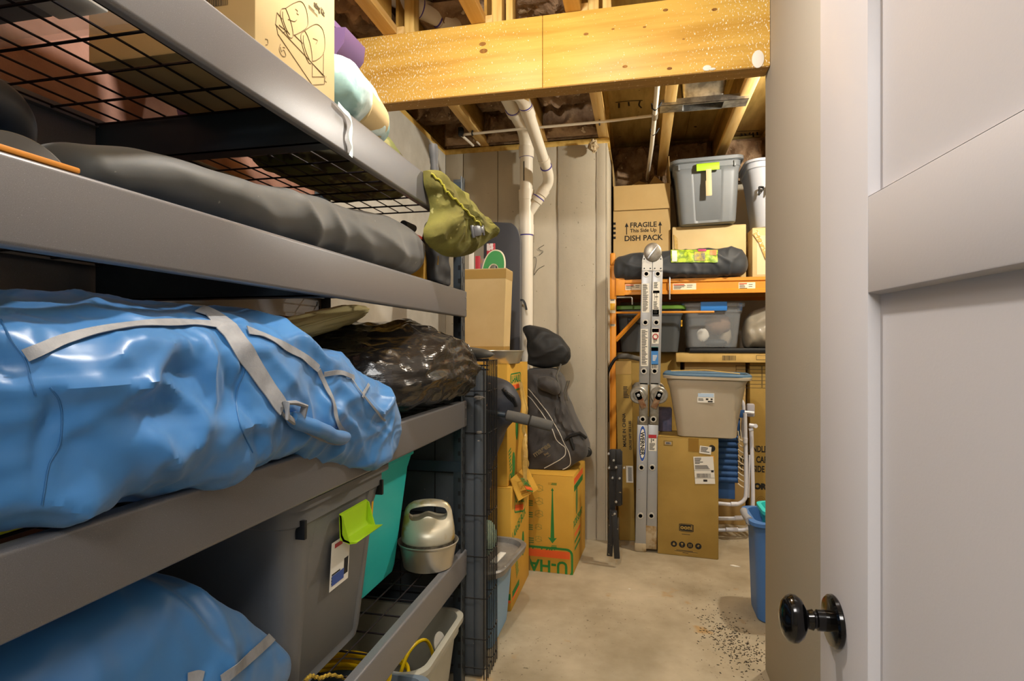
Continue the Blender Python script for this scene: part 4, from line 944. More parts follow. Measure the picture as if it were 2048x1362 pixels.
carve(lid_o, MB().prism(hp, lambda a, b, q: (a, q, b), -.12, .12))
mb = MB(); mb.lathe([(.0001, -.004), (.028, -.003), (.031, .0), (.031, .012), (.0001, .012)], seg=30, axis='y'); mb.v = [(x, y - .062 + (z + .02) * .55, z * .75 + .150) for x, y, z in mb.v]
mb.build('vent_plate', mat('dull_brass', '#8a8064', .5, .4), t, local=True)
# cord hanging over the wire deck at the bottom edge
mb = MB(); P = [atX(u, v, -.70) for u, v in smooth_pts([(610, 1362), (622, 1352), (640, 1356), (660, 1350), (690, 1356), (712, 1362)], 40)]
P = [p + Vector((0, 0, .002 * math.sin(i * 2))) for i, p in enumerate(P)]; mb.tube(P, .004, 6)
tag(mb.build('yellow_cord', mat('yellow_twine', '#b99a35', .8, col2='#8a7020', scale=120)), 'frayed yellow twine on the fourth wire deck at the bottom edge', 'cord')

# ------------------------------------------------------------------ on the floor under the rack
M_lg = mat('light_grey_tote', '#a9a698', .45, col2='#9d9a8c', scale=6)
t = thing('storage_tote', 'open light grey tote with yellow cable coils on the floor at the post', 'tote', (-.90, 1.86, .0))
tote_body(.50, .44, .30, .04, .07, lip=.014).build('body', M_lg, t, local=True)
M_cab = mat('yellow_cable', '#d9b400', .4)
t = thing('cable_coil', 'coiled yellow extension cable inside the light grey tote', 'cable', (-.86, 1.80, .02))
mb = MB(); P = []
for i in range(330):
    a = i * .11; k = i / 330; P.append((-.86 + (.10 + .012 * math.sin(a * .37)) * math.cos(a), 1.80 + (.12 + .015 * math.cos(a * .23)) * math.sin(a), .02 + .18 * k + .01 * math.sin(a * .5)))
mb.tube(P, .006, 7).build('coil', M_cab, t)
mb = MB().tube(smooth_pts([(-.78, 1.74, .16), (-.755, 1.80, .27), (-.72, 1.86, .29), (-.705, 1.90, .22), (-.71, 1.91, .12)], 24), .006, 8); mb.build('loose_end', M_cab, t)
mb = MB().lathe([(.0001, -.002), (.035, -.002), (.036, .0), (.035, .002), (.0001, .002)], seg=30); Md = frame((-.700, 1.955, .235), (0, .8, .5), (-.3, -.5, .8)); mb.v = [tuple(Md @ Vector(p)) for p in mb.v]
tag(mb.build('plastic_disc', M_paper), 'white plastic disc stuck inside the rim of the light grey tote', 'disc')
M_bg = mat('blue_grey_tote', '#6d7a86', .42)
t = thing('storage_tote', 'blue-grey tote on the floor in front of the light grey one', 'tote', (-.87, 1.46, .0))
tote_body(.50, .34, .30, .04, .05, lip=.016).build('body', M_bg, t, local=True)
t = thing('cable_coil', 'second coil of yellow cable lying on the blue-grey tote', 'cable', (-.85, 1.5, .29))
mb = MB(); P = []
for i in range(420):
    a = i * .11; k = i / 420; P.append((-.85 + (.14 + .02 * math.sin(a * .37)) * math.cos(a), 1.50 + (.12 + .02 * math.cos(a * .23)) * math.sin(a), .305 + .06 * k + .006 * math.sin(a * .5)))
mb.tube(P, .006, 7).build('coil', M_cab, t)
# ------------------------------------------------------------------ folded wire crate standing against the rack end
M_tray = mat('crate_tray', '#484d52', .5, col2='#3d4247', scale=5, bump=.1, bscale=60, specks=('#8f877a', 70, .74))
M_cwire = mat('crate_wire', '#1b1a1b', .45, .3, specks=('#8a6a52', 50, .70))
CX0, CX1, CY0, CY1, CZ = -1.20, -.575, 2.145, 2.30, 1.235
t = thing('wire_crate', 'folded black wire dog crate with plastic tray standing beside the rack post', 'crate', ((CX0 + CX1) / 2, 2.22, 0))
b = MB().box(CX0 + .02, CX1 - .022, CY0 + .016, CY0 + .05, .003, CZ - .02, .014, seg=3); b.build('tray', M_tray, t)
b = MB().box(CX1 - .06, CX1 - .026, CY0 + .010, CY0 + .10, .012, CZ - .03, .012, seg=3); b.build('tray_rim', M_tray, t)
zs = [1.3 - (y - 688) * 2.21 / 1155 for y in (783, 868, 950, 1034, 1117, 1201, 1283)] + [.05]
for yy0, yy1 in ((CY0, CY0 + .075), (CY0 + .085, CY1)):
    for z in zs + [CZ]:
        mb = MB(); P = [(CX0, yy0, z), (CX1 - .01, yy0, z), (CX1, yy0 + .01, z), (CX1, yy1, z)]
        mb.tube(P, .0021, 6).build('wire', M_cwire, t)
    for y in np.linspace(yy0 + .012, yy1 - .004, 3):
        MB().tube([(CX1, y, .01), (CX1, y, CZ)], .0024, 6).build('wire', M_cwire, t)
for x in (-.786, -.93, -1.07, CX1 - .012, CX1 - .002):
    MB().tube([(x, CY0 - .003, .01), (x, CY0 - .003, CZ)], .0022, 6).build('wire', M_cwire, t)
for z in (CZ + .006, CZ - .018, CZ - .034): MB().tube([(CX0, CY0 + .01, z), (CX1 + .004, CY0 + .01, z)], .0028, 6).build('wire', M_cwire, t)
mb = MB()
for z, s_ in ((1.115, 1), (1.11, .6), (.98, .5)):
    mb.grid(14, 10, lambda u, v: (CX1 - .03 + .022 * s_ * (math.cos(2 * PI * u) * math.sin(PI * v)) + .01 * noise.noise((u * 9, v * 9, z)), CY0 - .004 + .003 * math.cos(PI * v), z - .02 + .006 * math.sin(2 * PI * u) * math.sin(PI * v)), closed_u=True)
mb.build('lint', mat('lint', '#6c655c', .95), t, kind='stuff')

# black bundle lying on the crate top
def dsm(p, n, u, a): return .006 * ridge((p.x, p.y, p.z), (14, 14, 14), 3, .5)
o = sack([(-1.15, 2.22, CZ + .033, .05, .024, .022, 2.2), (-.85, 2.22, CZ + .035, .06, .024, .024, 2.2), (-.66, 2.22, CZ + .030, .05, .018, .019, 2.2), (-.565, 2.22, CZ + .024, .03, .010, .013, 2)], 40, 40, dsm, axis='X', ends=(.1, .14)).build('folded_tarp', M_bfab)
tag(o, 'dark folded tarp lying on top of the wire crate', 'tarp')

# light-blue tote, dusty grey lid, mint roll
M_lblue = mat('light_blue_plastic', '#7fa8cf', .45)
t = thing('storage_tote', 'light blue tote on the floor behind the wire crate', 'tote', (-.80, 2.52, 0))
tote_body(.43, .36, .335, .03, .04, lip=.012).build('body', M_lblue, t, local=True)
M_glid = mat('dusty_clear_lid', '#8e8a84', .3, col2='#6f6c68', scale=9, lo=.35, hi=.6, specks=('#cfc8b8', 35, .72))
t = thing('tote_lid', 'dusty grey tote lid with rounded corner on the light blue tote', 'lid', (-.79, 2.50, .336), (math.radians(0), 0, math.radians(-6)))
mb = MB(); rings = []
for ins, z in ((.012, 0), (-.004, .004), (-.010, .030), (-.004, .036), (.010, .034), (.018, .014), (.03, .012)):
    rings.append([Vector((x, y, z)) for x, y in rrect(.50 - 2 * ins, .44 - 2 * ins, .09, 8)])
mb.loft(rings).build('lid', M_glid, t, local=True)
MB().box(.16, .19, -.06, .07, .012, .020, .003).build('raised_rib', M_paper, t, local=True)
M_mint = mat('mint_fabric', '#bfe3cf', .75, col2='#d9e2b8', scale=3, lo=.42, hi=.6, bump=.25, bscale=30)
t = thing('rolled_bag', 'round pale mint green stuffed bag lying on the dusty tote lid', 'bag', (-.66, 2.42, .365))
def dmt(p, n, u, a): return .004 * math.sin(a * 14 + 2 * noise.noise((p.x * 10, p.y * 10, p.z * 10))) * min(1, u * 2)
sack([(-.95, 2.45, .45, .075, .07, .075, 2), (-.75, 2.45, .452, .078, .075, .078, 2), (-.615, 2.45, .452, .076, .073, .078, 2)], 50, 40, dmt, axis='X', ends=(.12, .16)).build('bag', M_mint, t)

# ------------------------------------------------------------------ stacked moving boxes
M_green = mat('print_green', '#2c7a35', .8); M_orange = mat('print_orange', '#e8632a', .8); M_lgreen = mat('print_thin_green', '#5f7a3a', .8)
def logo(t, Mf, w, name='printed_logo'):
    """moving-box logo: rounded frame, orange band, lettering"""
    h = w * .42
    mb = MB(); th = w * .03
    out = [(x, y) for x, y in rrect(w, h, h * .22, 5)]; inn = [(x, y) for x, y in rrect(w - 2 * th, h - 2 * th, h * .18, 5)]
    mb.loft([[Mf @ Vector((x, y, z)) for x, y in pp] for pp, z in ((out, .0002), (out, .0008), (inn, .0008), (inn, .0002))], closed_v=True, caps=False)
    mb.build(name, M_green, t, local=True, smooth=0)
    MB().box(-w / 2 + th * 1.6, w / 2 - th * 1.6, -h / 2 + th * 1.6, -h / 2 + h * .36, .0003, .0009, M=Mf).build('printed_band', M_orange, t, local=True, smooth=0)
    text_at('U-HAUL', w * .235, Mf @ Matrix.Translation((0, -h * .03, .0003)), M_green, t, bold=w * .006, align='CENTER')
LX, LY = -.842, 2.965
low = carton('moving_box', 'golden moving box at floor level behind the wire crate, lower of two', (LX, LY, 0), 0, .457, .457, .60, M_card4, tape=False)
logo(low, FX(.2286, -.02, .48) @ Matrix.Rotation(math.radians(-14), 4, 'Z'), .26)
MB().box(.2287, .2293, -.20, -.04, .055, .085).build('printed_band', M_green, low, local=True); MB().box(.2287, .2293, -.20, -.04, .04, .052).build('printed_band', M_orange, low, local=True)
MB().box(-.228, .226, -.2293, -.2287, .055, .085).build('printed_band', M_green, low, local=True); MB().box(-.228, .226, -.2293, -.2287, .04, .052).build('printed_band', M_orange, low, local=True)
text_at('LARGE BOX', .062, FX(.2288, -.20, .33) @ Matrix.Rotation(math.radians(8), 4, 'Z'), M_green, low, bold=.0015)
def lamp_print(t, M):
    mb = MB().prism([(x * .028, y * .05) for x, y in [(math.cos(a), math.sin(a) - (0 if math.sin(a) > 0 else .6 * abs(math.sin(a)))) for a in np.linspace(0, 2 * PI, 24)[:-1]]], lambda a, b, z: M @ Vector((a, b, z)), .0002, .0008)
    return mb.build('printed_shape', M_green, t, local=True, smooth=0)
lamp_print(low, FX(.2288, .06, .25))
plate(low, FX(.2286, -.09, .16) @ Matrix.Rotation(math.radians(20), 4, 'Z'), .06, .09, M_card4, rows(0, 1, 0, 1, 6, 5), name='printed_panel', ink=M_green)
up = carton('moving_box', 'tall golden moving box with peeling tape, stacked above another', (LX - .005, LY + .01, .601), math.radians(-2), .44, .44, .60, M_card4, tape=False)
logo(up, FX(.2206, -.055, .505), .22); plate(up, FX(.2206, -.09, .44), .1, .02, M_card4, rows(0, 1, 0, 1, 2, 5), name='printed_panel', ink=M_green)
lamp_print(up, FX(.2208, -.03, .28)); lamp_print(up, FX(.2208, -.10, .10))
plate(up, FX(.2206, -.16, .12) @ Matrix.Rotation(math.radians(15), 4, 'Z'), .05, .12, M_card4, rows(0, 1, 0, 1, 7, 6), name='printed_panel', ink=M_green)
text_at('OK', .05, FX(.2208, -.185, .02), M_green, up, bold=.001)
M_film = mat('crumpled_film', '#c9a75c', .2, alpha=.8, bump=.8, bscale=30, bdist=.01, coat=.5)
mb = MB(); mb.grid(16, 60, lambda u, v: (.222 + .012 + .03 * math.sin(PI * v) * (noise.noise((u * 3, v * 7, 1)) + .6) + .02 * v, -.01 - .035 + .07 * u * (1 + .4 * math.sin(v * 9)) + .02 * math.sin(v * 7), .50 - .66 * v))
mb.build('peeling_tape', M_film, up, local=True)
P = [Vector(p) for p in ((.224, -.19, .03), (.224, .16, .03), (.30, .12, -.09), (.27, -.20, -.07))]
f = MB().loft([[p for p in P], [p + Vector((.004, 0, .002)) for p in P]]).build('bent_flap', M_card4, up, local=True)
logo(up, frame((.277, -.05, -.028), P[1] - P[0] + Vector((0, 0, -.10)), P[1] - P[2]) @ Matrix.Translation((0, 0, .003)), .17)

# steel bowl on the stack
t = thing('steel_bowl', 'straight-sided steel bowl on top of the stacked moving boxes', 'bowl', (-.683, 2.86, 1.202))
MB().lathe([(.0001, .001), (.082, .0), (.086, .004), (.104, .060), (.109, .062), (.109, .0655), (.103, .0655), (.101, .062), (.083, .006), (.0001, .004)], (-.683, 2.86, 1.202), 56).build('bowl', M_steel, t)
# taped box with odds and ends
BXX, BXY = -.838, 3.09
t = open_carton('open_box', 'tall tan open box wrapped with tape, behind the steel bowl', (BXX, BXY, 1.202), 0, .235, .15, .505, M_card2, {'l': (70, .04)}, taper=.16)
for z0, z1 in ((.450, .500), (.045, .085)):
    rings = []
    for z in (z0, z1):
        k = 1 + .16 * z / .505; k2 = 1 + .08 * z / .505
        rings.append([Vector((x * k * 1.006, y * k2 * 1.01, z)) for x, y in ((-.1175, -.075), (.1175, -.075), (.1175, .075), (-.1175, .075))])
    MB().loft(rings, caps=False).build('tape', mat('tan_tape', '#b39253', .3), t, local=True, smooth=0)
M_grn = mat('green_foam', '#3f9a52', .6, bump=.3, bscale=20); M_cream = mat('cream_edge', '#e9e2c6', .5)
t = thing('paddle_toy', 'green oval board with cream edge sticking out of the tan open box', 'toy', (BXX + .03, BXY - .02, 1.25))
Mg = frame((BXX + .048, BXY - .022, 1.69), (.93, .05, -.16), (.16, .1, .98))
def ell(a, rx, ry): return (math.copysign(abs(math.cos(a)) ** .85, math.cos(a)) * rx, math.copysign(abs(math.sin(a)) ** .85, math.sin(a)) * ry)
A = np.linspace(0, 2 * PI, 49)[:-1]
MB().loft([[Mg @ Vector((*ell(a, rx, ry), z)) for a in A] for rx, ry, z in ((.058, .122, -.006), (.058, .122, .006), (.030, .050, .007), (.030, .050, -.007))], closed_v=True, caps=False).build('board', M_grn, t)
MB().tube([Mg @ Vector((*ell(a, .060, .125), 0)) for a in A], .006, 8, closed=True).build('edge', M_cream, t)
MB().tube([Mg @ Vector((*ell(a, .030, .050), 0)) for a in A], .006, 8, closed=True).build('inner_edge', M_cream, t)
for i, (dx, hh, m_, lab) in enumerate(((-.085, .58, M_paper, 'white magazine standing at the left in the tan open box'), (-.05, .56, mat('red_print', '#c03340', .5), 'red and white magazine standing in the tan open box'), (-.022, .545, mat('photo_print', '#6c7aa8', .5, col2='#b48f6a', scale=40), 'picture-covered leaflet beside the green board'), (.012, .63, mat('white_red', '#e6dcdc', .5, col2='#c03340', scale=14, lo=.55, hi=.57), 'tall white and red magazine behind the olive pouch tip'))):
    o = MB().box(BXX + dx - .014, BXX + dx + .014 + (.02 if i == 3 else 0), BXY + .01 + .008 * i, BXY + .016 + .008 * i, 1.21, 1.232 + hh, .001).build('magazine', m_); tag(o, lab, 'magazine')

# board bag
M_bag = mat('board_bag', '#3b3c42', .6, bump=.1, bscale=400, sheen=.2)
t = thing('board_bag', 'tall dark grey padded board bag leaning on the wall beside the drain', 'bag', (-.86, 3.66, .603))
rings = []
for k in range(5):
    e = [.012, 0, 0, 0, .012][k]; yy = [-.035, -.028, 0, .028, .035][k]
    poly = [(-1.0 + e, .603), (-.758 - e, .603), (-.758 - e, 1.95)] + [(-.758 - e - .075 + .075 * math.cos(a), 1.95 + .135 * math.sin(a)) for a in np.linspace(0, PI / 2, 8)[1:]] + [(-.94 + e, 2.095), (-.98 + e, 2.06), (-1.0 + e, 1.95)]
    rings.append([Vector((x, 3.66 + yy + (z - 1) * .012, z - e * .5 if z > 1 else z)) for x, z in poly])
MB().loft(rings).build('bag', M_bag, t)
mb = MB(); P = [atY(u, v, 3.66) for u, v in smooth_pts([(1040, 600), (1046, 601), (1050, 608), (1053, 620)], 12)]
ribbon(mb, P, [Vector((.3, -1, .1))] * 12, .014, .004).build('strap', M_black, t)

# dark backpack between crate and boxes, and padded bar
M_pack = mat('backpack_nylon', '#33363f', .55, bump=.15, bscale=300)
t = thing('backpack', 'dark blue-grey backpack wedged between the wire crate and the moving boxes', 'bag', (-.78, 2.56, .38))
def dpk(p, n, u, a): return .010 * ridge((p.x, p.y, p.z), (12, 12, 9), 4, .5) + .004 * nz((p.x, p.y, p.z), (26, 26, 26))
m_ = sack([(.42, -.83, 2.60, .12, .08, .08, 3), (.6, -.83, 2.60, .14, .10, .09, 3), (.78, -.82, 2.60, .155, .11, .10, 3), (.90, -.80, 2.60, .19, .11, .11, 3), (.98, -.79, 2.60, .235, .11, .11, 3), (1.06, -.79, 2.60, .235, .11, .11, 3), (1.12, -.80, 2.60, .205, .10, .10, 2.6), (1.165, -.80, 2.60, .15, .07, .07, 2.2)], 70, 80, dpk, ends=(.1, .14))
m_.v = [(x, z, y) for x, y, z in m_.v]; m_.build('pack', M_pack, t)
for i in range(3): MB().tube([(-.60 + .010 * i, 2.505, 1.10 - .01 * i), (-.575 + .01 * i, 2.52, 1.06), (-.555 + .004 * i, 2.55, 1.02)], .008, 8).build('buckle_strap', M_black, t)
t = thing('padded_bar', 'black foam padded bar poking out to the right past the wire crate', 'bar', (-.55, 2.55, .95))
M_foam = mat('foam_grip', '#5a5854', .95, bump=.4, bscale=120)
a, b, c, d = atY(998, 827, 2.47), atY(1012, 830, 2.475), atY(1060, 841, 2.49), atY(1105, 853, 2.505)
MB().tube([atY(960, 823, 2.46), a + (b - a) * .9], .012, 12).build('tube', M_rack_d, t)
for p, q in ((b, c - (c - b) * .03), (c, d)):
    MB().tube([p, p + (q - p) * .03, p + (q - p) * .5, q - (q - p) * .03, q], [.018, .0235, .0245, .0235, .017], 16).build('foam_grip', M_foam, t)

# ------------------------------------------------------------------ single moving box under the duffel
BW = .457; BX, BY = -.357 - BW / 2, 3.257 + BW / 2
t = carton('moving_box', 'golden moving box printed upside down, under the black duffel by the wall', (BX, BY + .0, 0), math.radians(-3), BW, BW, .555, M_card4, tape=False)
fy = -BW / 2 - .0004
UD = lambda x, z: frame((x, fy, z), (-1, 0, 0), (0, 0, -1))
def bx(u, v):
    p = atY(u, v, 3.27); return p.x - BX, p.z
x, z = bx(1129, 1128)
logo(t, UD(bx(1082, 1126)[0], .062), .40)
text_at('SIZE: LARGE', .052, UD(bx(1116, 1098)[0], bx(1100, 1094)[1]), M_green, t, bold=.0012, shear=.25)
mb = MB(); x, z0 = bx(1110, 1085); x2, z1 = bx(1110, 974)
mb.prism([(x, z0), (x + .026, z0 + .034), (x + .011, z0 + .030), (x + .003, z1 - .02), (x + .008, z1 - .016), (x, z1), (x - .008, z1 - .016), (x - .003, z1 - .02), (x - .011, z0 + .030), (x - .026, z0 + .034)], lambda a, b, tt: (a, fy - tt, b), 0, .0006)
mb.build('printed_arrow', M_green, t, local=True, smooth=0)
for (u, v) in ((1110, 966), (1110, 1090)): plate(t, UD(*bx(u, v)), .05, .014, M_card4, rows(0, 1, 0, 1, 2, 4), name='small_print', ink=M_green)
for (u, v) in ((1083, 977), (1083, 1003), (1083, 1028), (1082, 1054), (1082, 1078)):
    x, z = bx(u, v); mb = MB(); s_ = .026 if v < 1050 else .021
    for P in ([(-1, -.2), (0, .3)], [(0, .3), (1, -.2)], [(0, .3), (0, 1)], [(-.8, -.1), (-.8, .7)], [(.8, -.1), (.8, .7)], [(-.8, .7), (0, 1)], [(0, 1), (.8, .7)], [(-1, -.2), (0, -.6)], [(0, -.6), (1, -.2)]):
        mb.tube([(x + a * s_, fy - .0003, z + b * s_) for a, b in P], .0008, 4)
    mb.build('printed_symbol', M_lgreen, t, local=True, kind='stuff')
for (u, v) in ((1062, 955), (1061, 980), (1062, 1004), (1062, 1027), (1062, 1052), (1064, 1078)): plate(t, UD(*bx(u, v)), .05, .036, M_card4, rows(0, 1, 0, 1, 3, int(v)), name='small_print', ink=M_lgreen)
sfx = BW / 2 + .0004
MB().box(sfx, sfx + .0006, -.20, .12, .46, .495).build('printed_band', M_green, t, local=True); MB().box(sfx, sfx + .0006, -.20, .12, .50, .535).build('printed_band', M_orange, t, local=True)
text_at('LARGE BOX', .06, frame((sfx, .10, .30), (0, -1, 0), (0, 0, -1)), M_green, t, bold=.0015)
MB().prism([(-.11 + .035 * math.cos(a), .40 + .09 * math.sin(a)) for a in np.linspace(0, 2 * PI, 20)[:-1]], lambda a, b, tt: (sfx + tt, a, b), 0, .0006).build('printed_shape', M_lgreen, t, local=True, smooth=0)
for zz in (.12, .16, .20): MB().box(sfx, sfx + .0006, -.18, .02, zz, zz + .016).build('printed_band', M_green if zz < .19 else M_orange, t, local=True)
mb = MB().box(-.10, -.02, fy - .0008, fy - .0002, .0, .16); mb.build('tape', M_tape, t, local=True, smooth=0)

# duffel
M_duf = mat('duffel_nylon', '#343233', .6, col2='#3d3a38', scale=6, bump=.2, bscale=260, bdist=.001, sheen=.15)
t = thing('duffel_bag', 'black wheeled duffel bag with white piping leaning on the concrete wall', 'bag', (-.52, 3.60, .60))
YD = 3.42
def dpx(l): return [atY(u, v, YD) for u, v in l]
prof = [(1050, 742), (1056, 738), (1080, 738), (1104, 740), (1120, 760), (1126, 790), (1136, 815), (1150, 848), (1163, 870), (1172, 888), (1176, 905), (1170, 918), (1152, 926), (1128, 945), (1095, 950), (1062, 952), (1046, 940), (1042, 900), (1043, 860), (1046, 800)]
PP = dpx(smooth_pts(prof + [prof[0]], 90)[:-1]); cen = sum(PP, Vector()) / len(PP)
rings = []
for sc_, dy in ((.90, -.035), (.965, -.022), (.995, .0), (1.0, .04), (1.0, .14), (.97, .20), (.88, .225)):
    rg = []
    for p in PP:
        q = cen + (p - cen) * sc_; tilt = (q.z - .6) * .12
        rg.append(Vector((q.x + .004 * noise.noise((q.x * 20, q.z * 20, dy * 30)), YD + dy + tilt, max(q.z, .558))))
    rings.append(rg)
front = rings[0]
mb = MB(); mb.loft(rings, caps=False)
n = len(front); ctr = Vector((cen.x, YD - .045 + (cen.z - .6) * .12, cen.z))
def fan(ring, c0, lv, amp):
    out = []
    for j in range(1, lv):
        k = 1 - j / lv
        out.append([c0 + (p - c0) * k + Vector((0, amp * (ridge((p.x * k, p.z * k, 1), (9, 12, 1), 5, .5) + .5 * noise.noise((p.x * k * 18, p.z * k * 22, k))), 0)) for p in ring])
    return out
mb.loft([front] + fan(front, ctr, 9, -.012), caps=True)
back = rings[-1]; mb.loft([back, [cen + (p - cen) * .3 + Vector((0, .24, 0)) for p in back]], caps=True)
mb.build('body', M_duf, t); tr = bvh(mb)
M_pip = mat('white_piping', '#cfcabf', .5)
for px in ([(1054, 790), (1066, 802), (1085, 828), (1103, 855), (1112, 878), (1121, 888), (1130, 895), (1131, 907), (1126, 915), (1110, 925), (1085, 938), (1066, 947), (1058, 944)], [(1057, 778), (1070, 793), (1095, 825), (1115, 858), (1129, 888), (1138, 905), (1141, 925), (1133, 935), (1110, 944)]):
    P = [hit(tr, u, v, .002)[0] for u, v in smooth_pts(px, 40)]; P = [p for p in P if p is not None]
    if len(P) > 3: MB().tube(P, .0026, 6).build('piping', M_pip, t)
p1, n1 = hit(tr, 1070, 914, .0035); p2, n2 = hit(tr, 1103, 892, .0035); M_dusty = mat('faded_print', '#6f6550', .8)
if p1 is not None and p2 is not None:
    Mt = frame(lp(t, p1 + Vector((0, -.004, 0))), p2 - p1, (0, 0, 1)); text_at('mares', .048, Mt, M_dusty, t, bold=.0015, depth=.0012)
    text_at('bag', .020, Mt @ Matrix.Translation((.055, -.026, 0)), M_dusty, t, bold=.0008, depth=.0012); text_at('system', .018, Mt @ Matrix.Translation((.050, -.046, 0)), M_dusty, t, bold=.0006, depth=.0012)
for u, v in ((1146, 928), (1180, 912)):
    p = atY(u - 6, v - 8, YD + .03); MB().lathe([(.0001, -.016), (.020, -.016), (.028, -.010), (.030, 0), (.028, .010), (.020, .016), (.0001, .016)], (p.x, p.y, p.z), 28, axis='x' if u < 1160 else 'y').build('wheel', M_black, t)
mb = MB(); P = dpx([(1058, 745), (1085, 755), (1102, 775), (1118, 790)]); P = [p + Vector((0, -.05, 0)) for p in P]
m_ = sack([(-.60, 3.375, 1.075, .035, .035, .035, 2), (-.53, 3.38, 1.06, .045, .045, .045, 2), (-.46, 3.385, 1.03, .04, .04, .04, 2)], 40, 30, dsm, axis='X', ends=(.1, .1)); m_.build('handle_flap', M_duf, t)
p = atY(1128, 795, 3.40)
mb = MB()
for dx in (0, .012): mb.tube([p + Vector((.02 + dx, 0, .10)), p + Vector((.0 + dx, 0, .03)), p + Vector((.01 + dx, 0, -.02))], .004, 8)
mb.tube([atY(1122, 728, 3.44), atY(1113, 752, 3.42), atY(1122, 785, 3.41), atY(1118, 793, 3.41)], .006, 8)
mb.build('strap', mat('grey_metal_edge', '#6a6862', .4, .4), t, kind='stuff')
b = MB().tube([atY(1131, 880, YD - .02), atY(1140, 872, YD - .03), atY(1160, 866, YD - .02), atY(1172, 876, YD)], .010, 8).tube([atY(1140, 876, YD - .03), atY(1148, 900, YD - .03)], .012, 8); b.build('grab_handle', M_black, t)
# stuff sack on the duffel
def dss(p, n, u, a): return .014 * ridge((p.x, p.y, p.z), (10, 10, 12), 8, .45) + .006 * nz((p.x, p.y, p.z), (22, 22, 22), 2)
m_ = sack([(1.15, -.585, 3.57, .10, .08, .08, 2.2), (1.22, -.56, 3.57, .125, .105, .10, 2.4), (1.31, -.575, 3.57, .115, .10, .10, 2.5), (1.38, -.63, 3.57, .080, .06, .07, 2.3), (1.42, -.68, 3.57, .035, .03, .04, 2)], 70, 70, dss, ends=(.10, .08))
m_.v = [(x, z, y) for x, y, z in m_.v]; o = m_.build('stuff_sack', mat('black_nylon', '#232426', .6, bump=.1, bscale=300)); tag(o, 'crumpled black nylon stuff sack on top of the wheeled duffel', 'bag')
# ------------------------------------------------------------------ orange scaffold
M_org = mat('orange_paint', '#e6982f', .45, col2='#d98a26', scale=4, specks=('#9a5a18', 40, .74)); M_zinc = mat('zinc_pin', '#c4c6c8', .35, .9)
SY = 4.20; sx0 = -.195
sc_ = thing('scaffold', 'orange steel scaffold frame loaded with boxes in the far bay', 'scaffold', (.5, 4.55, 0))
zr0, zr1 = 1.650, 1.757
for (x, y) in ((sx0, SY), (sx0, SY + .72), (1.62, SY), (1.62, SY + .72)):
    o = MB().box(x - .024, x + .024, y - .002, y + .046, 0, 1.865, .004).build('post', M_org, sc_)
    MB().box(x - .020, x + .020, y + .002, y + .042, 1.865, 1.955, .012).build('post_top', M_org, o)
    MB().box(x - .028, x + .028, y - .006, y + .05, 1.62, 1.83, .004).build('sleeve', M_org, o)
for y, s_ in ((SY, 1), (SY + .75, -1)):
    r = thing  # side rail, a C channel with rolled lips
    P = [(0, zr0), (.03 * s_, zr0), (.03 * s_, zr0 + .004), (.004 * s_, zr0 + .004), (.004 * s_, zr0 + .018), (.014 * s_, zr0 + .026), (.014 * s_, zr1 - .026), (.004 * s_, zr1 - .018), (.004 * s_, zr1 - .004), (.03 * s_, zr1 - .004), (.03 * s_, zr1), (0, zr1), (0, zr1 - .022), (.010 * s_, zr1 - .030), (.010 * s_, zr0 + .030), (0, zr0 + .022)]
    o = MB().prism([(y - .012 * s_ + a, b) for a, b in P], lambda a, b, t: (t, a, b), sx0 + .03, 1.60).build('side_rail', M_org, sc_, smooth=20)
for x, b in ((sx0 + .03, 0), (1.585, 0)): MB().box(x, x + .012, SY, SY + .74, 1.66, 1.74, .003).build('end_rail', M_org, sc_)
MB().box(sx0 + .045, 1.58, SY + .03, SY + .71, zr1 - .016, zr1 - .004, .002).build('deck', mat('deck_ply', '#9a7b4a', .8), sc_)
MB().tube([(sx0 + .02, SY + .02, 1.525), (.5, SY + .02, 1.523)], .008, 8).build('brace', M_org, sc_)
a, b = atY(1231, 681, SY + .02), atY(1281, 628, SY + .02)
MB().tube([a, b, b + (b - a) * .6], .015, 4).build('brace', M_org, sc_)
MB().box(sx0 + .024, sx0 + .085, SY - .016, SY - .010, 1.645, 1.77, .002).build('gusset', M_org, sc_)
x = atY(1339, 570, SY).x
MB().tube([(x, SY - .018, 1.775), (x, SY - .022, 1.765), (x, SY - .022, 1.610)], .0055, 8).build('lock_pin', M_zinc, sc_)
MB().tube([(sx0 + .03, SY - .01, 1.632), (sx0 + .128, SY - .01, 1.632), (sx0 + .137, SY - .01, 1.626), (sx0 + .138, SY - .01, 1.58)], .006, 8).build('lock_pin', M_zinc, sc_)
def rail_label(u0, u1, v0, v1, bars=False):
    p = atY((u0 + u1) / 2, (v0 + v1) / 2, SY - .004); w_ = (u1 - u0) * 4.1 / 1155; h_ = (v1 - v0) * 4.1 / 1155
    o = plate(sc_, frame(lp(sc_, (p.x, SY - .0025, p.z)), (1, 0, 0), (0, 0, 1)), w_, h_, mat('label_cream', '#efe0c4', .6), rows(.04, .55, .3, .9, 4, int(u0)) + rows(.6, .97, .25, .8, 2, 4, .3))
    MB().box(-w_ / 2 * .95, 0, h_ * .24, h_ * .42, .0006, .001, M=frame(lp(sc_, (p.x, SY - .0025, p.z)), (1, 0, 0), (0, 0, 1))).build('printed_band', mat('label_orange', '#d9603a', .6), o, local=True)
rail_label(1251, 1284, 568, 580); rail_label(1347, 1391, 567, 580); rail_label(1479, 1509, 565, 579)
p = atY(1225, 608, SY - .003); plate(sc_, frame(lp(sc_, (sx0, SY - .0025, p.z)), (1, 0, 0), (0, 0, 1)), .040, .13, mat('label_cream', '#efe0c4', .6), rows(.1, .9, .03, .35, 6, 2), name='sticker')
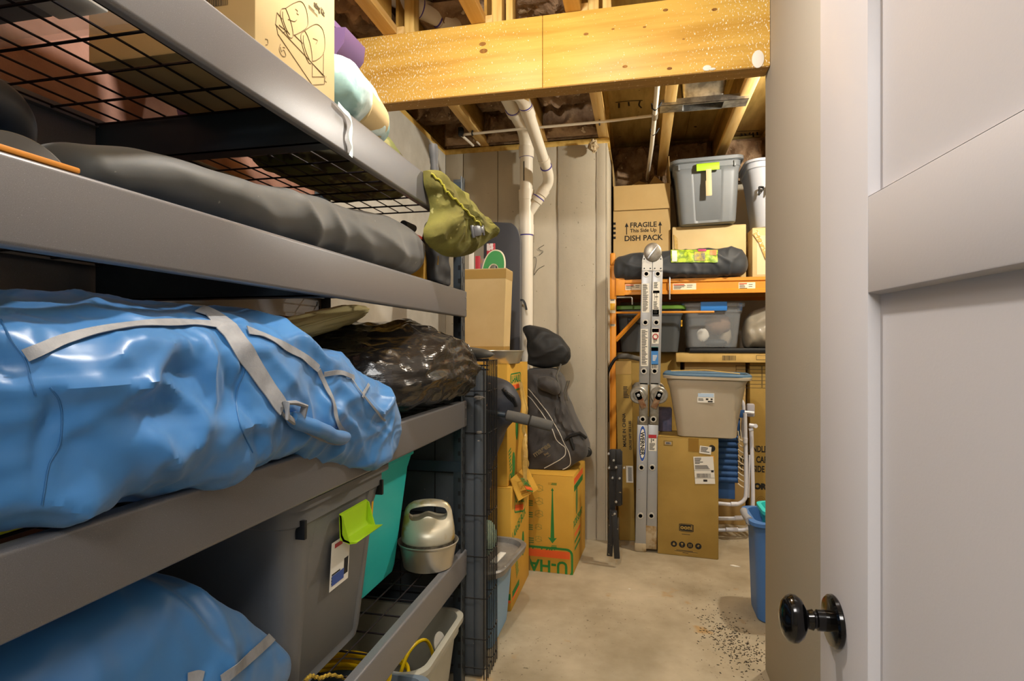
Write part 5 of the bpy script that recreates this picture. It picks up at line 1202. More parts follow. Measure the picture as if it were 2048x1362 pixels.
plate(sc_, frame(lp(sc_, (sx0, SY - .003, p.z - .02)), (1, 0, 0), (0, 0, 1)), .034, .05, mat('label_yellow', '#e0a818', .4), name='sticker')
plate(sc_, frame(lp(sc_, (sx0, SY - .0025, 1.435)), (1, 0, 0), (0, 0, 1)), .038, .016, mat('label_cream', '#efe0c4', .6), rows(.1, .9, .1, .9, 2, 2), name='sticker')

# ------------------------------------------------------------------ goods on the scaffold deck
ZD = zr1 + .001
M_txt = M_ink
t = open_carton('open_carton', 'open cardboard carton printed for fragile dishes, far bay under the joists', (.008, 4.56, ZD), 0, .41, .40, .715, M_card, {'f': (-86, .185), 'r': (93, .20), 'l': (88, .19), 'b': (45, .2)})
fy = -.2006
text_at('FRAGILE', .052, FY(.012, fy, .403), M_ink, t, bold=.0009, align='CENTER', name='printed_text')
text_at('This Side Up', .037, FY(.012, fy, .367), M_ink, t, bold=.0006, align='CENTER'); text_at('DISH PACK', .055, FY(.012, fy, .305), M_ink, t, bold=.0011, align='CENTER')
for x in (-.108, .132):
    MB().prism([(x, .312), (x + .018, .268), (x + .004, .270), (x + .004, .190), (x - .004, .190), (x - .004, .270), (x - .018, .268)], lambda a, b, tt: (x + (a - x) * .75, fy - tt, (b - .19) * .72 + .352), 0, .0008).build('printed_arrow', M_ink, t, local=True, smooth=0)
for z in (.44, .405, .37, .335): MB().box(-.2050, -.188, fy - .0006, fy, z - .012, z + .006).build('printed_band', M_ink, t, local=True)
P = [Vector(p) for p in ((-.19, -.05, .69), (.15, -.02, .69), (.08, .14, .80), (-.02, .12, .83))]
MB().loft([P, [p + Vector((0, .003, .003)) for p in P]]).build('inner_flap', M_card, t, local=True)
P = [Vector(p) for p in ((.0, .06, .70), (.19, .06, .70), (.17, .10, .80), (.10, .10, .86))]
MB().loft([P, [p + Vector((0, .003, .003)) for p in P]]).build('inner_flap', M_card, t, local=True)
mb = MB(); mb.grid(20, 14, lambda u, v: (.03 + .09 * math.cos(2 * PI * u) * math.sin(PI * v) * (1 + .2 * noise.noise((u * 6, v * 6, 0))), .0 + .10 * math.sin(2 * PI * u) * math.sin(PI * v), .70 + .035 * math.cos(PI * v) + .012 * noise.noise((u * 9, v * 9, 3))), closed_u=True)
mb.build('packing_paper', mat('packing_paper', '#d3bd96', .8), t, local=True)

SB = carton('carton', 'light cardboard carton under the dark grey tote on the scaffold', (.475, 4.50, ZD), 0, .50, .36, .385, M_card2, seam='x')
MB().prism([(-.24, .33), (-.215, .30), (-.21, .2), (-.2, .05), (-.23, .02), (-.235, .2)], lambda a, b, tt: (a, -.181 - tt, b), 0, .006).build('torn_tape', M_film, SB, local=True)
M_dgt = mat('steel_grey_tote', '#74787b', .42, col2='#6c7073', scale=4)
t = thing('storage_tote', 'dark grey tote with a lime handle on the light carton under the joists', 'tote', (.463, 4.42, ZD + .387), (math.radians(0), math.radians(-1.5), 0))
tote_body(.45, .42, .44, .04, .05, gd=.010, gy=.085, side='y', m=24, lip=.012).build('body', M_dgt, t, local=True)
tote_lid(.45, .42, .444, .06).build('lid', M_dgt, t, local=True)
Mh = frame((.0, -.212, .395), (1, 0, 0), (0, 0, 1))
mb = MB().prism([(.012, .002), (-.012, .002), (-.040, .016), (-.044, .036), (-.020, .042), (.004, .038), (.012, .020)], lambda a, b, tt: Mh @ Vector((tt, a, b)), -.075, .075); mb.build('handle', M_lime, t, local=True)
MB().box(-.014, .022, -.250, -.247, .18, .37, .001).box(-.018, .020, -.249, -.2465, .175, .28, .001).build('tape', mat('masking_tape', '#cdb98e', .6), t, local=True)
for x in (-.19, .18): MB().box(x - .006, x + .006, -.222, -.204, .375, .415, .001).build('rib', M_dgt, t, local=True)

t = carton('carton', 'cardboard carton at the right end of the scaffold deck under the pale tote', (.985, 4.46, ZD), 0, .46, .40, .345, M_card2, seam='x')
MB().box(-.20, .2, -.2012, -.2004, .02, .29, 0).build('paper_panel', mat('panel_pale', '#dac39a', .7), t, local=True)
MB().prism([(-.228, .30), (-.19, .24), (-.15, .13), (-.11, .09), (-.10, .10), (-.13, .15), (-.2, .33)], lambda a, b, tt: (a, -.204 - tt, b), 0, .008).build('torn_tape', M_film, t, local=True)
M_pg = mat('pale_grey_plastic', '#b9bcc4', .4)
t = thing('storage_tub', 'pale grey tub marked with a letter P, right of the dark grey tote', 'tote', (1.0, 4.42, ZD + .347))
tote_body(.56, .44, .46, .07, .10, lip=.014, m=20).build('body', M_pg, t, local=True)
p = atY(1522, 395, 4.2); text_at('PI', .085, FY(p.x - 1.0 - .02, -.212, .21), M_ink, t, bold=-.0005, depth=.014, name='handwriting')

# long black bag with printed label along the rail
BLF = [([(-.1, 1.86), (.2, 1.80), (.45, 1.79)], .012, .014), ([(.0, 1.93), (.1, 1.86), (.12, 1.78)], .008, .012), ([(.5, 1.92), (.6, 1.85), (.58, 1.78)], .012, .014), ([(.44, 1.90), (.52, 1.83)], .008, .01)]
def dlb(p, n, u, a):
    q = (p.x, p.y, p.z); d = .010 * ridge(q, (5, 10, 9), 14, .45) + .005 * nz(q, (14, 14, 14), 2)
    for P, am, wd in BLF:
        r, tt = on_poly(P, (p.y, p.z)); d += am * math.exp(-(r / wd) ** 1.5)     # p.y runs along the bag here
    return d
t = thing('tent_bag', 'long black bag with a lime green picture label on the scaffold rail', 'bag', (.24, 4.20, ZD))
pm = sack([(-.19, 4.215, ZD + .075, .065, .075, .068, 2.2), (-.05, 4.215, ZD + .09, .075, .095, .083, 2.4), (.2, 4.215, ZD + .095, .078, .102, .088, 2.5), (.5, 4.215, ZD + .095, .078, .106, .088, 2.6), (.64, 4.215, ZD + .095, .07, .108, .083, 2.6), (.72, 4.215, ZD + .085, .05, .08, .06, 2.4)], 80, 170, dlb, axis='X', ends=(.12, .2))
pm.build('bag', mat('tent_fabric', '#2f3236', .6, bump=.12, bscale=300, sheen=.1), t); tr = bvh(pm)
def patch(tr, u0, u1, v0, v1, m_, name, parent, off=.006, nu=40, nv=16):
    mb = MB(); g = {}
    ps = []
    for j in range(nv):
        for i in range(nu):
            p, n_ = hit(tr, u0 + (u1 - u0) * i / (nu - 1), v0 + (v1 - v0) * j / (nv - 1), off); ps.append(p)
    F = [(j * nu + i, j * nu + i + 1, (j + 1) * nu + i + 1, (j + 1) * nu + i) for j in range(nv - 1) for i in range(nu - 1)]; F = [f for f in F if all(ps[k] is not None for k in f)]
    if not F: return None
    mb.add([p if p is not None else ps[F[0][0]] for p in ps], F)
    return mb.build(name, m_, parent)
M_lab = mat('label_green_photo', '#b9cf35', .5, col2='#7d9a2e', scale=30, lo=.45, hi=.55)
patch(tr, 1342, 1435, 501, 525, M_lab, 'picture_label', t)
patch(tr, 1344, 1354, 503, 523, M_paper, 'label_panel', t, .009, 12, 8); patch(tr, 1388, 1410, 505, 522, mat('label_chair_photo', '#6d6a70', .5, col2='#c9b13a', scale=45), 'label_picture', t, .009, 12, 8)
patch(tr, 1419, 1433, 502, 511, mat('label_warning', '#d98a5a', .5), 'label_warning', t, .009, 10, 6); patch(tr, 1396, 1412, 500, 504, mat('label_magenta', '#b3466e', .5), 'label_band', t, .009, 10, 5)

# ------------------------------------------------------------------ middle level
ZM = 1.238
M_glidg = mat('green_lid', '#5f8a2c', .45)
t = thing('storage_tote', 'dark grey tote with a green lid inside the scaffold, behind the ladder', 'tote', (.065, 4.50, ZM))
tote_body(.47, .42, .33, .035, .06, lip=.012, m=10).build('body', mat('slate_tote', '#54585b', .45), t, local=True)
tote_lid(.47, .42, .332, .06).build('lid', M_glidg, t, local=True)
text_at('PIC', .075, FY(-.165, -.206, .205), M_ink, t, bold=-.001, depth=.003, name='handwriting')
plate(t, frame((.222, -.2055, .21), (1, 0, 0), (0, 0, 1)), .010, .045, mat('label_yellow', '#e0a818', .4), name='yellow_tag')
# stack of cartons carrying the middle level
c1 = carton('tall_carton', 'tall plain carton on the floor behind the ladder, far bay', (.055, 4.62, 0), 0, .46, .44, ZM - .002, M_card3, seam='x')
c2 = carton('tall_carton', 'tall carton left of the one printed with care instructions, behind the beige tub', (.525, 4.62, 0), 0, .42, .44, ZM - .07, M_card, seam='x')
c3 = carton('tall_carton', 'tall carton printed with care instructions and an address form at the right', (1.05, 4.60, 0), 0, .58, .44, ZM - .07, M_card3, seam='x')
mb = MB().box(-.21, .21, -.2208, -.2202, .93, 1.10); mb.build('paper_panel', M_card, c2, local=True, smooth=0)
def form(t, x0, x1, z0, z1, yf, n=6):
    mb = MB(); w_ = .0025
    for k in range(n + 1): z = z0 + (z1 - z0) * k / n; mb.box(x0, x1, yf - .0006, yf, z - w_ / 2, z + w_ / 2)
    for x in (x0, x1): mb.box(x - w_ / 2, x + w_ / 2, yf - .0006, yf, z0, z1)
    mb.build('printed_form', M_print, t, local=True, smooth=0, kind='stuff')
p0, p1 = atY(1472, 731, 4.38), atY(1523, 776, 4.38)
form(c3, p0.x - 1.05, p1.x - 1.05, p1.z, p0.z, -.2203); form(c3, p1.x - 1.045, p1.x - .90, p1.z, p0.z, -.2203)
MB().box(-.286, .286, -.2212, -.2203, p0.z - .015, p0.z + .03).build('paper_panel', M_card, c3, local=True, smooth=0) if False else None
text_at('HANDLE', .062, FY(atY(1534, 907, 4.38).x - 1.05, -.2206, atY(1520, 904, 4.38).z), M_ink, c3, bold=.002, align='RIGHT', xs=.62)
text_at('WITH CARE', .062, FY(atY(1541, 929, 4.38).x - 1.05, -.2206, atY(1520, 925, 4.38).z), M_ink, c3, bold=.002, align='RIGHT', xs=.62)
text_at('THIS SIDE', .062, FY(atY(1529, 951, 4.38).x - 1.05, -.2206, atY(1520, 944, 4.38).z), M_ink, c3, bold=.002, align='RIGHT', xs=.62)
text_at('ORG', .055, FY(atY(1508, 978, 4.38).x - 1.05, -.2206, atY(1500, 977, 4.38).z), M_ink, c3, bold=.004, xs=1.0)
mb = MB(); pc = atY(1522, 1004, 4.38)
for k in range(4): mb.tube([(pc.x - 1.05 + (.012 + .008 * k) * math.cos(a), -.2208, pc.z - .03 + (.03 + .014 * k) * math.sin(a)) for a in np.linspace(0, 2 * PI, 20)[:-1]], .0012, 4, closed=True)
mb.build('printed_swirl', mat('print_olive', '#6e5a2a', .8), c3, local=True, kind='stuff')
fl = carton('flat_carton', 'long flat battered carton lying on the tall cartons, middle level', (.79, 4.52, ZM - .068), 0, 1.08, .42, .066, mat('cardboard_pale', '#cfae6a', .8, col2='#bd9a55', scale=6), tape=False, seam='x')
plate(fl, FY(-.18, -.2105, .032), .09, .034, mat('cardboard_pale', '#cfae6a', .8), bars=[(0, 0, 1, 1)], name='barcode'); form(fl, .0, .14, .02, .05, -.2105, 1)
t = thing('black_tray', 'shallow black tray under the clear tote with blue latches', 'tray', (.80, 4.48, ZM - .001))
tote_body(.96, .36, .035, .02, .03, lip=.01, m=6).build('tray', M_black, t, local=True) if False else MB().box(-.46, .48, -.18, .18, 0, .034, .008).build('tray', M_black, t, local=True)
M_bl = mat('blue_latch', '#3f86d8', .35)
t = thing('storage_tote', 'clear tote with blue latches on the black tray', 'tote', (.505, 4.47, ZM + .034))
tote_body(.40, .33, .31, .035, .045, lip=.010, m=8).build('body', M_clear2, t, local=True); tote_lid(.39, .32, .312, .045).build('lid', M_clear2, t, local=True)
MB().prism([(.0, -.176), (.0, -.186), (-.045, -.190), (-.062, -.182), (-.062, -.176)], lambda a, b, tt: (tt, b, .325 + a), -.088, .088).build('latch', M_bl, t, local=True)
for sx in (-1, 1): MB().box(sx * .192, sx * .212, -.05, .05, .27, .325, .004).build('latch', M_bl, t, local=True)
for nm, mm, lab, (x, y, z, sx, sy, sz) in (('cloth_bundle', mat('tan_cloth', '#8d6d55', .8), 'tan cloth bundle inside the clear tote with blue latches', (.55, 4.44, .17, .09, .07, .075)), ('shoe', mat('navy_shoe', '#2f3640', .6), 'dark shoe at the bottom of the clear tote with blue latches', (.53, 4.40, .035, .075, .05, .025)), ('paper_pack', M_paper, 'white paper packet inside the clear tote with blue latches', (.44, 4.38, .09, .04, .02, .045)), ('cloth_bundle', mat('pale_cloth', '#a89a84', .8), 'pale crumpled cloth at the right of the clear tote with blue latches', (.60, 4.48, .08, .05, .06, .07))):
    mb = MB(); mb.grid(28, 18, lambda u, v: (lambda a, b: (x + sx * math.cos(a) * math.sin(b) ** .7 * (1 + .18 * noise.noise((a, b * 2, sx * 90))), y + sy * math.sin(a) * math.sin(b) ** .7, ZM + .036 + z + sz * math.cos(b) * (1 + .2 * noise.noise((a * 1.5, b, 2)))))(2 * PI * u, .05 + v * (PI - .1)), closed_u=True)
    tag(mb.build(nm, mm), lab, 'cloth' if 'cloth' in nm else nm.split('_')[0])
def dcb(p, n, u, a): return .014 * ridge((p.x, p.y, p.z), (9, 9, 9), 3, .5) + .005 * nz((p.x, p.y, p.z), (25, 25, 25))
m_ = sack([(.715, 4.44, ZM + .12, .10, .10, .085, 2.6), (.80, 4.44, ZM + .16, .13, .14, .125, 2.8), (.95, 4.44, ZM + .18, .15, .16, .142, 2.8), (1.2, 4.44, ZM + .18, .15, .16, .142, 2.8)], 60, 70, dcb, axis='X', ends=(.12, .1))
tag(m_.build('bedding_bag', mat('bedding_in_plastic', '#8f8778', .35, col2='#a39a88', scale=5, bump=.3, bscale=30, coat=.6)), 'clear plastic bag of grey bedding right of the clear tote', 'bag')

# ------------------------------------------------------------------ ladder
M_al = mat('ladder_aluminium', '#b4b6b8', .42, .55, col2='#a9abad', scale=3, stretch=(1, 1, .3), specks=('#8a6f4a', 30, .76)); M_ald = mat('ladder_dirty', '#b3a283', .7, .2, col2='#8c6d3c', scale=14, lo=.45, hi=.6)
M_hinge = mat('hinge_cast', '#a7a39a', .38, .7, col2='#8c8578', scale=30)
lad = thing('folding_ladder', 'aluminium multi-position ladder folded upright in front of the scaffold', 'ladder', (.04, 3.72, 0))
LYF = 3.70
def lx(u, v, y=LYF): return atY(u, v, y)
# rails: (x at bottom px, x at top px, v range) on the front and the same again behind
def rail(u0, v0, u1, v1, wpx, dy=0., m_=None, dep=.030, name='rail'):
    a = lx(u0, v0, LYF); b = lx(u1, v1, LYF); hw = wpx * 3.72 / 1155 / 2
    x = (b - a).normalized(); M = frame(a + Vector((0, dy, 0)), (1, 0, -(b - a).x / (b - a).z), (b - a)); L_ = (b - a).length
    return MB().box(-hw, hw, 0, L_, -dep, 0, .004, M=M).build(name, m_ or M_al, lad)
for dy in (0, .42):
    rail(1281, 1098, 1285, 850, 20.5, dy); rail(1303, 1090, 1306.5, 850, 19.5, dy)
    rail(1288, 770, 1294, 520, 19.5, dy); rail(1310, 770, 1315.5, 520, 19.5, dy)
    for u in (1286.5, 1308.3): rail(u, 850, u + 1, 765, 17, dy, M_hinge)
MB().box(*(lambda p: (p.x - .037, p.x + .036, LYF - .003, LYF + .034, 0, .055))(lx(1281, 1098)), .008).build('foot', M_ald, lad)
MB().box(*(lambda p: (p.x - .034, p.x + .034, LYF - .001, LYF + .034, .02, .17))(lx(1302.5, 1090)), .006).build('dirt_sleeve', M_ald, lad)
rungs = [(547.8, 1292.6, 1315.5), (645, 1290.7, 1312.6), (742.3, 1287.6, 1309), (838.5, 1285.4, 1306.6), (935, 1282.8, 1304.3), (1031.4, 1280.8, 1302.5)]
for v, ua, ub in rungs:
    for u in (ua, ub):
        p = lx(u, v)
        MB().lathe([(.0085 * 1.3, -.0030), (.0185, -.0030), (.0200, .0), (.019, .003), (.0125, .003)], (p.x, LYF - .002, p.z), 24, axis='y').build('rung_collar', mat('rung_collar', '#c9c4b8', .4, .5), lad)
        MB().lathe([(.0001, .0), (.0128, .0), (.0128, .46), (.0001, .46)], (p.x, LYF - .0038, p.z), 18, axis='y').build('rung', M_al, lad)
        MB().lathe([(.0001, -.0005), (.0118, -.0005), (.0118, .001), (.0001, .001)], (p.x, LYF - .0045, p.z), 18, axis='y').build('rung_hollow', mat('rung_hollow', '#2a2520', .9), lad)
def disc(u, v, r, name='hinge', dy=0., sq=1.):
    p = lx(u, v); return MB().lathe([(.0001, -.014), (r * .55, -.014), (r * .62, -.011), (r * .9, -.011), (r, -.006), (r, .02), (.0001, .02)], (p.x, LYF - .004 + dy, p.z), 36, axis='y', sx=sq, sy=1).build(name, M_hinge, lad)
disc(1277, 790, .054); disc(1318, 790, .054); disc(1277, 790, .054, dy=.42); disc(1318, 790, .054, dy=.42)
for u, s_ in ((1277, -1), (1318, 1)):
    p = lx(u, 790); q = lx(1286.5 if s_ < 0 else 1308.3, 812)
    Mh = frame((p + q) / 2 + Vector((0, -.012, 0)), (q - p).cross(Vector((0, -1, 0))), (q - p))
    MB().box(-.018, .018, -.06, .05, 0, .006, .002, M=Mh).build('hinge_arm', mat('hinge_dirty', '#a58e70', .6, .4, col2='#7a4a2a', scale=40), lad)
    MB().lathe([(.0001, -.008), (.010, -.007), (.011, 0), (.0001, 0)], (p.x, LYF - .018, p.z), 16, axis='y').build('rivet', M_zinc, lad)
# top hinge
p = lx(1305.5, 505)
MB().lathe([(.0001, -.016), (.04, -.016), (.052, -.010), (.055, 0), (.055, .022), (.0001, .022)], (p.x, LYF - .004, p.z), 40, axis='y', sx=1, sy=1.1).build('hinge', M_hinge, lad)
MB().box(-.006, .006, -.05, .05, 0, .006, .002, M=frame((p.x, LYF - .022, p.z), (.8, 0, -.6), (.6, 0, .8))).build('hinge_tab', M_zinc, lad)
for u in (1294.5, 1315.5):
    pa = lx(u, 519); MB().prism([(-.030, -.07), (.030, -.07), (.030, .0), (.02, .035), (-.02, .035), (-.030, .0)], lambda a, b, tt: (pa.x + a, LYF - tt, pa.z + b), 0, .005).build('hinge_plate', mat('hinge_plate', '#c0bcb2', .4, .5), lad, smooth=0)
    for du, dv in ((-6, 0), (6, 0), (-6, 19), (6, 19)):
        c = lx(u + du, 518 + dv); MB().lathe([(.0001, -.003), (.004, -.002), (.0045, 0), (.0001, 0)], (c.x, LYF - .005, c.z), 10, axis='y').build('rivet', M_rack_d, lad)
M_yel = mat('cream_label', '#e8e3d4', .5)
def lad_label(u, v, w_, h_, lines, m_=None, ink=None, bars=(), name='label'):
    p = lx(u, v); return plate(lad, frame(lp(lad, (p.x, LYF - .0008, p.z)), (1, 0, 0), (.02, 0, 1)), w_ * 3.72 / 1155, h_ * 3.72 / 1155, m_ or M_yel, lines, ink=ink, bars=bars, name=name)
lad_label(1291, 596, 14, 56, rows(.12, .9, .03, .97, 26, 3)); lad_label(1313, 575, 13, 22, rows(.12, .9, .03, .6, 6, 4)); lad_label(1312, 605, 13, 46, rows(.15, .9, .45, .97, 12, 4) + [(.3, .05, .35, .4), (.35, .08, .7, .12), (.6, .1, .65, .42), (.3, .25, .8, .28)])
lad_label(1311.5, 626, 12, 13, [], mat('label_black', '#2c2c2e', .6)); lad_label(1289, 695, 14, 72, rows(.12, .92, .03, .97, 28, 8)); lad_label(1310.5, 672, 13, 30, rows(.2, .8, .7, .95, 3, 2))
lad_label(1311, 661, 13, 7, [], mat('label_red', '#b03038', .4)); lad_label(1309.5, 712, 13, 34, rows(.2, .9, .45, .8, 5, 6), mat('label_sky', '#3f83c8', .5), M_yel); lad_label(1309.5, 698, 13, 8, [], mat('label_teal', '#4fb9b2', .5)); lad_label(1309, 733, 13, 9, (), bars=[(.05, .1, .95, .9)])
p = lx(1311, 673); mb = MB().tube([(p.x + .015 * math.cos(a), LYF - .002, p.z + .015 * math.sin(a)) for a in np.linspace(0, 2 * PI, 25)[:-1]], .003, 6, closed=True); mb.build('printed_ring', mat('label_red', '#b03038', .4), lad)
lad_label(1305, 873, 15, 7, [], mat('label_red', '#b03038', .4)); lad_label(1305, 889, 15, 25, rows(.1, .9, .4, .95, 7, 6) + [(.3, .05, .4, .35), (.5, .1, .7, .2)])
# oval maker's badge, lettering runs down the rail
p = lx(1285, 887); hw, hh = .024, .113
o = MB().prism([(hw * math.cos(a), hh * math.sin(a)) for a in np.linspace(0, 2 * PI, 41)[:-1]], lambda a, b, tt: (p.x + a + b * .015, LYF - tt, p.z + b), 0, .0012).build('badge', M_yel, lad, smooth=0)
MB().prism([(hw * .93 * math.cos(a), hh * .975 * math.sin(a)) for a in np.linspace(0, 2 * PI, 41)[:-1]], lambda a, b, tt: (p.x + a + b * .015, LYF - tt, p.z + b), .0012, .0018).build('badge_ring', mat('badge_blue', '#2d55a8', .5), o, smooth=0)
MB().prism([(hw * .70 * math.cos(a), hh * .80 * math.sin(a)) for a in np.linspace(0, 2 * PI, 41)[:-1]], lambda a, b, tt: (p.x + a + b * .015, LYF - tt, p.z + b), .0018, .0024).build('badge_field', M_yel, o, smooth=0)
text_at('WERNER', .036, frame(lp(lad, (p.x - .013, LYF - .0028, p.z)), (0, 0, -1), (1, 0, 0)), M_ink, lad, bold=.0009, align='CENTER')

# ------------------------------------------------------------------ things standing by the ladder
tb = thing('tall_narrow_carton', 'tall narrow worn carton standing between the scaffold post and the ladder', 'box', tuple(Vector((atZ(1257, 1077, 0).x, 3.92, 0))), (0, math.radians(-1.3), 0))
MB().box(-.058, .045, -.03, .12, 0, 1.185, .006).build('body', M_card3, tb, local=True); MB().box(-.056, .043, -.0315, -.0300, 1.10, 1.187).build('tape', mat('tan_tape', '#b39253', .3), tb, local=True)
plate(tb, FY(.018, -.0305, .44), .045, .11, M_paper, bars=[(.3, .08, .9, .92)], name='barcode'); plate(tb, FY(.01, -.0305, .98), .04, .08, M_card3, rows(0, 1, 0, 1, 8, 4), name='small_print')
text_at('MADE IN CHINA', .030, frame((.0, -.0312, .62), (0, 0, 1), (-1, 0, 0)), M_print, tb, bold=.0005); text_at('GROSS WT 38.5 LBS', .022, frame((.035, -.0312, .60), (0, 0, 1), (-1, 0, 0)), M_print, tb, bold=.0004)
# bent black tube hooked over
t = thing('bent_tube', 'bent black padded tube hanging at the concrete corner by the scaffold', 'tube', tuple(atY(1222, 845, 3.96)))
P = [atY(u, v, 3.96) for u, v in smooth_pts([(1215, 844), (1215, 800), (1214, 755), (1220, 735), (1232, 717), (1250, 712), (1280, 718)], 30)]
MB().tube(P, .0105, 12).build('tube', M_black, t); MB().tube([atY(u, v, 3.96) for u, v in ((1236, 714), (1242, 712.5), (1256, 712.5), (1275, 717), (1285, 719))], [.014, .020, .018, .016, .015], 14).build('foam_grip', M_foam, t)
# black folded legs / brackets
M_br = mat('black_bracket', '#2d2c2c', .5, .2, specks=('#9a8d72', 50, .70))
t = thing('folded_brackets', 'pair of black bolted folding legs standing in front of the concrete corner', 'bracket', tuple(Vector((atZ(1230, 1110, 0).x, 3.45, 0))))
X0 = WORLDLOC[t.name].x
def bar(u0, v0, u1, v1, wpx, y, m_=M_br, name='leg', d=.02):
    a, b = atY(u0, v0, y), atY(u1, v1, y); a.z = max(a.z, .0); b.z = max(b.z, 0); hw = wpx * 3.45 / 1155 / 2; M = frame(a, (1, 0, -(b - a).x / (b - a).z), b - a)
    mb = MB().box(-hw, hw, 0, (b - a).length, -d, 0, .003, M=M); mb.v = [(x, y_, max(z, 0)) for x, y_, z in mb.v]; return mb.build(name, m_, t)
bar(1219, 1113, 1225, 1020, 11, 3.44); bar(1234, 1118, 1228, 1022, 11, 3.40); bar(1224, 1040, 1225, 900, 14, 3.46); bar(1238, 1010, 1238, 902, 13, 3.47); bar(1236, 1012, 1238, 930, 11, 3.42)
bar(1227, 940, 1227, 899, 12, 3.43); bar(1236, 930, 1236, 899, 11, 3.43)
for u, v in ((1225, 956), (1239, 957), (1232, 1004), (1229, 1028), (1218, 936), (1232, 935), (1248, 936), (1217, 908), (1227, 921)):
    p = atY(u, v, 3.395); MB().lathe([(.0001, -.004), (.005, -.0035), (.0075, 0), (.0075, .003), (.003, .004), (.003, .05), (.0001, .05)], (p.x, p.y, p.z), 14, axis='y').build('bolt', M_zinc, t)

# ------------------------------------------------------------------ pizza-oven carton with the beige tub
p0 = atZ(1315, 1107, 0); p1 = atZ(1437, 1120, 0); rz = math.atan2((p1 - p0).y, (p1 - p0).x); w_ = (p1 - p0).length; d_ = .28
mid = (p0 + p1) / 2 + Vector((-math.sin(rz), math.cos(rz), 0)) * d_ / 2
oc = carton('shipping_carton', 'upright golden-brown shipping carton with logo, front of the far bay', (mid.x, mid.y, 0), rz, w_, d_, .728, M_card3, tape=False, seam='x', bev=.006)
fy = -d_ / 2 - .0004
k = w_ / 122
def oc_xy(u, v): return ((u - 1376) * k, (1113 - v) * .728 / (1113 - 875))
x, z = oc_xy(1373.5, 1055.5); lw, lh = 29 * k, 17 * k
poly = [(-.5, -.42), (-.3, -.5), (.3, -.5), (.5, -.42), (.5, .42), (.3, .5), (-.3, .5), (-.5, .42)]
MB().prism([(x + a * lw, z + b * lh) for a, b in poly], lambda a, b, tt: (a, fy - tt, b), 0, .0005).build('logo_shield', M_ink, oc, local=True, smooth=0)
mb = MB(); P = [(x + a * lw * .88, fy - .0006, z + b * lh * .84) for a, b in poly]; mb.tube(P, .0008, 4, closed=True); mb.build('logo_outline', M_card3, oc, local=True, kind='stuff')
text_at('ooni', .036, FY(x, fy - .0006, z - .009), M_card3, oc, bold=.0014, align='CENTER', space=1.05)
plate(oc, FY(*(lambda q: (q[0], fy, q[1]))(oc_xy(1373, 1069))), .05, .006, M_card3, rows(0, 1, 0, 1, 1, 2), name='small_print')
for u, ch in ((1348.5, 0), (1365, 1), (1381, 2), (1397.5, 3)):
    x, z = oc_xy(u, 1090); r = 6.3 * k
    MB().prism([(x + r * math.cos(a), z + r * math.sin(a)) for a in np.linspace(0, 2 * PI, 33)[:-1]], lambda a, b, tt: (a, fy - tt, b), 0, .0005).build('handling_symbol', M_ink, oc, local=True, smooth=0)
    G = [[[(-.35, -.4), (.35, -.4), (.4, .1), (.15, .25), (.15, .5), (-.15, .5), (-.15, .25), (-.4, .1)]], [[(-.35, .55), (.35, .55), (.3, .1), (.06, -.1), (.06, -.4), (.25, -.5), (-.25, -.5), (-.06, -.4), (-.06, -.1), (-.3, .1)]], [[(-.4, -.5), (-.2, -.5), (-.2, .2), (-.1, .2), (-.3, .55), (-.5, .2), (-.4, .2)], [(.2, -.5), (.4, -.5), (.4, .2), (.5, .2), (.3, .55), (.1, .2), (.2, .2)]], [[(-.5, -.1), (0, .5), (.5, .15), (.15, .1), (.05, -.5), (-.05, -.1)]]][ch]
    mb = MB()
    for g in G: mb.prism([(x + a * r, z + b * r) for a, b in g], lambda a, b, tt: (a, fy - tt, b), .0005, .0009)
    mb.build('symbol', M_card3, oc, local=True, smooth=0)
x, z = oc_xy(1373, 1104); plate(oc, FY(x, fy, z), .135, .018, M_card3, [(.08, 0, .8, .2), (.0, .35, 1, .5), (.35, .75, .6, .9)], name='small_print')
x, z = oc_xy(1337, 888); plate(oc, FY(x, fy, z), .052, .028, M_card3, [(0, 0, 1, .06), (0, .94, 1, 1), (0, 0, .03, 1), (.97, 0, 1, 1)], name='printed_frame'); plate(oc, FY(x, fy - .0007, z), .036, .016, mat('label_grey', '#b9b4ae', .6), bars=[(.1, .1, .9, .9)], name='sticker')
x, z = oc_xy(1424, 894); MB().lathe([(.0001, 0), (.020, 0), (.020, .001), (.0001, .001)], (x, fy - .0006, z), 30, axis='y').build('printed_dot', M_ink, oc, local=True)
x, z = oc_xy(1411.5, 898); plate(oc, FY(x, fy - .0012, z) @ Matrix.Rotation(math.radians(-5), 4, 'Z'), .067, .046, M_paper, rows(.1, .9, .15, .85, 4, 9), name='sticker')
x, z = oc_xy(1409, 938); plate(oc, FY(x, fy - .0012, z) @ Matrix.Rotation(math.radians(4), 4, 'Z'), .115, .165, M_paper, rows(.06, .5, .05, .28, 5, 9) + rows(.05, .8, .32, .48, 4, 5) + [(.0, .5, 1, .51), (0, .78, 1, .79), (.84, .5, .97, .58), (.42, .84, .62, .92)], bars=[(.1, .62, .8, .77)], name='shipping_label')
x, z = oc_xy(1425, 914); plate(oc, FY(x, fy - .0008, z), .020, .034, mat('label_amber', '#d9961e', .5), name='sticker')
x, z = oc_xy(1388, 886); MB().box(x - .03, x + .03, fy - .0008, fy, z - .05, .727).build('tape', mat('brown_tape', '#94702c', .3), oc, local=True, smooth=0)

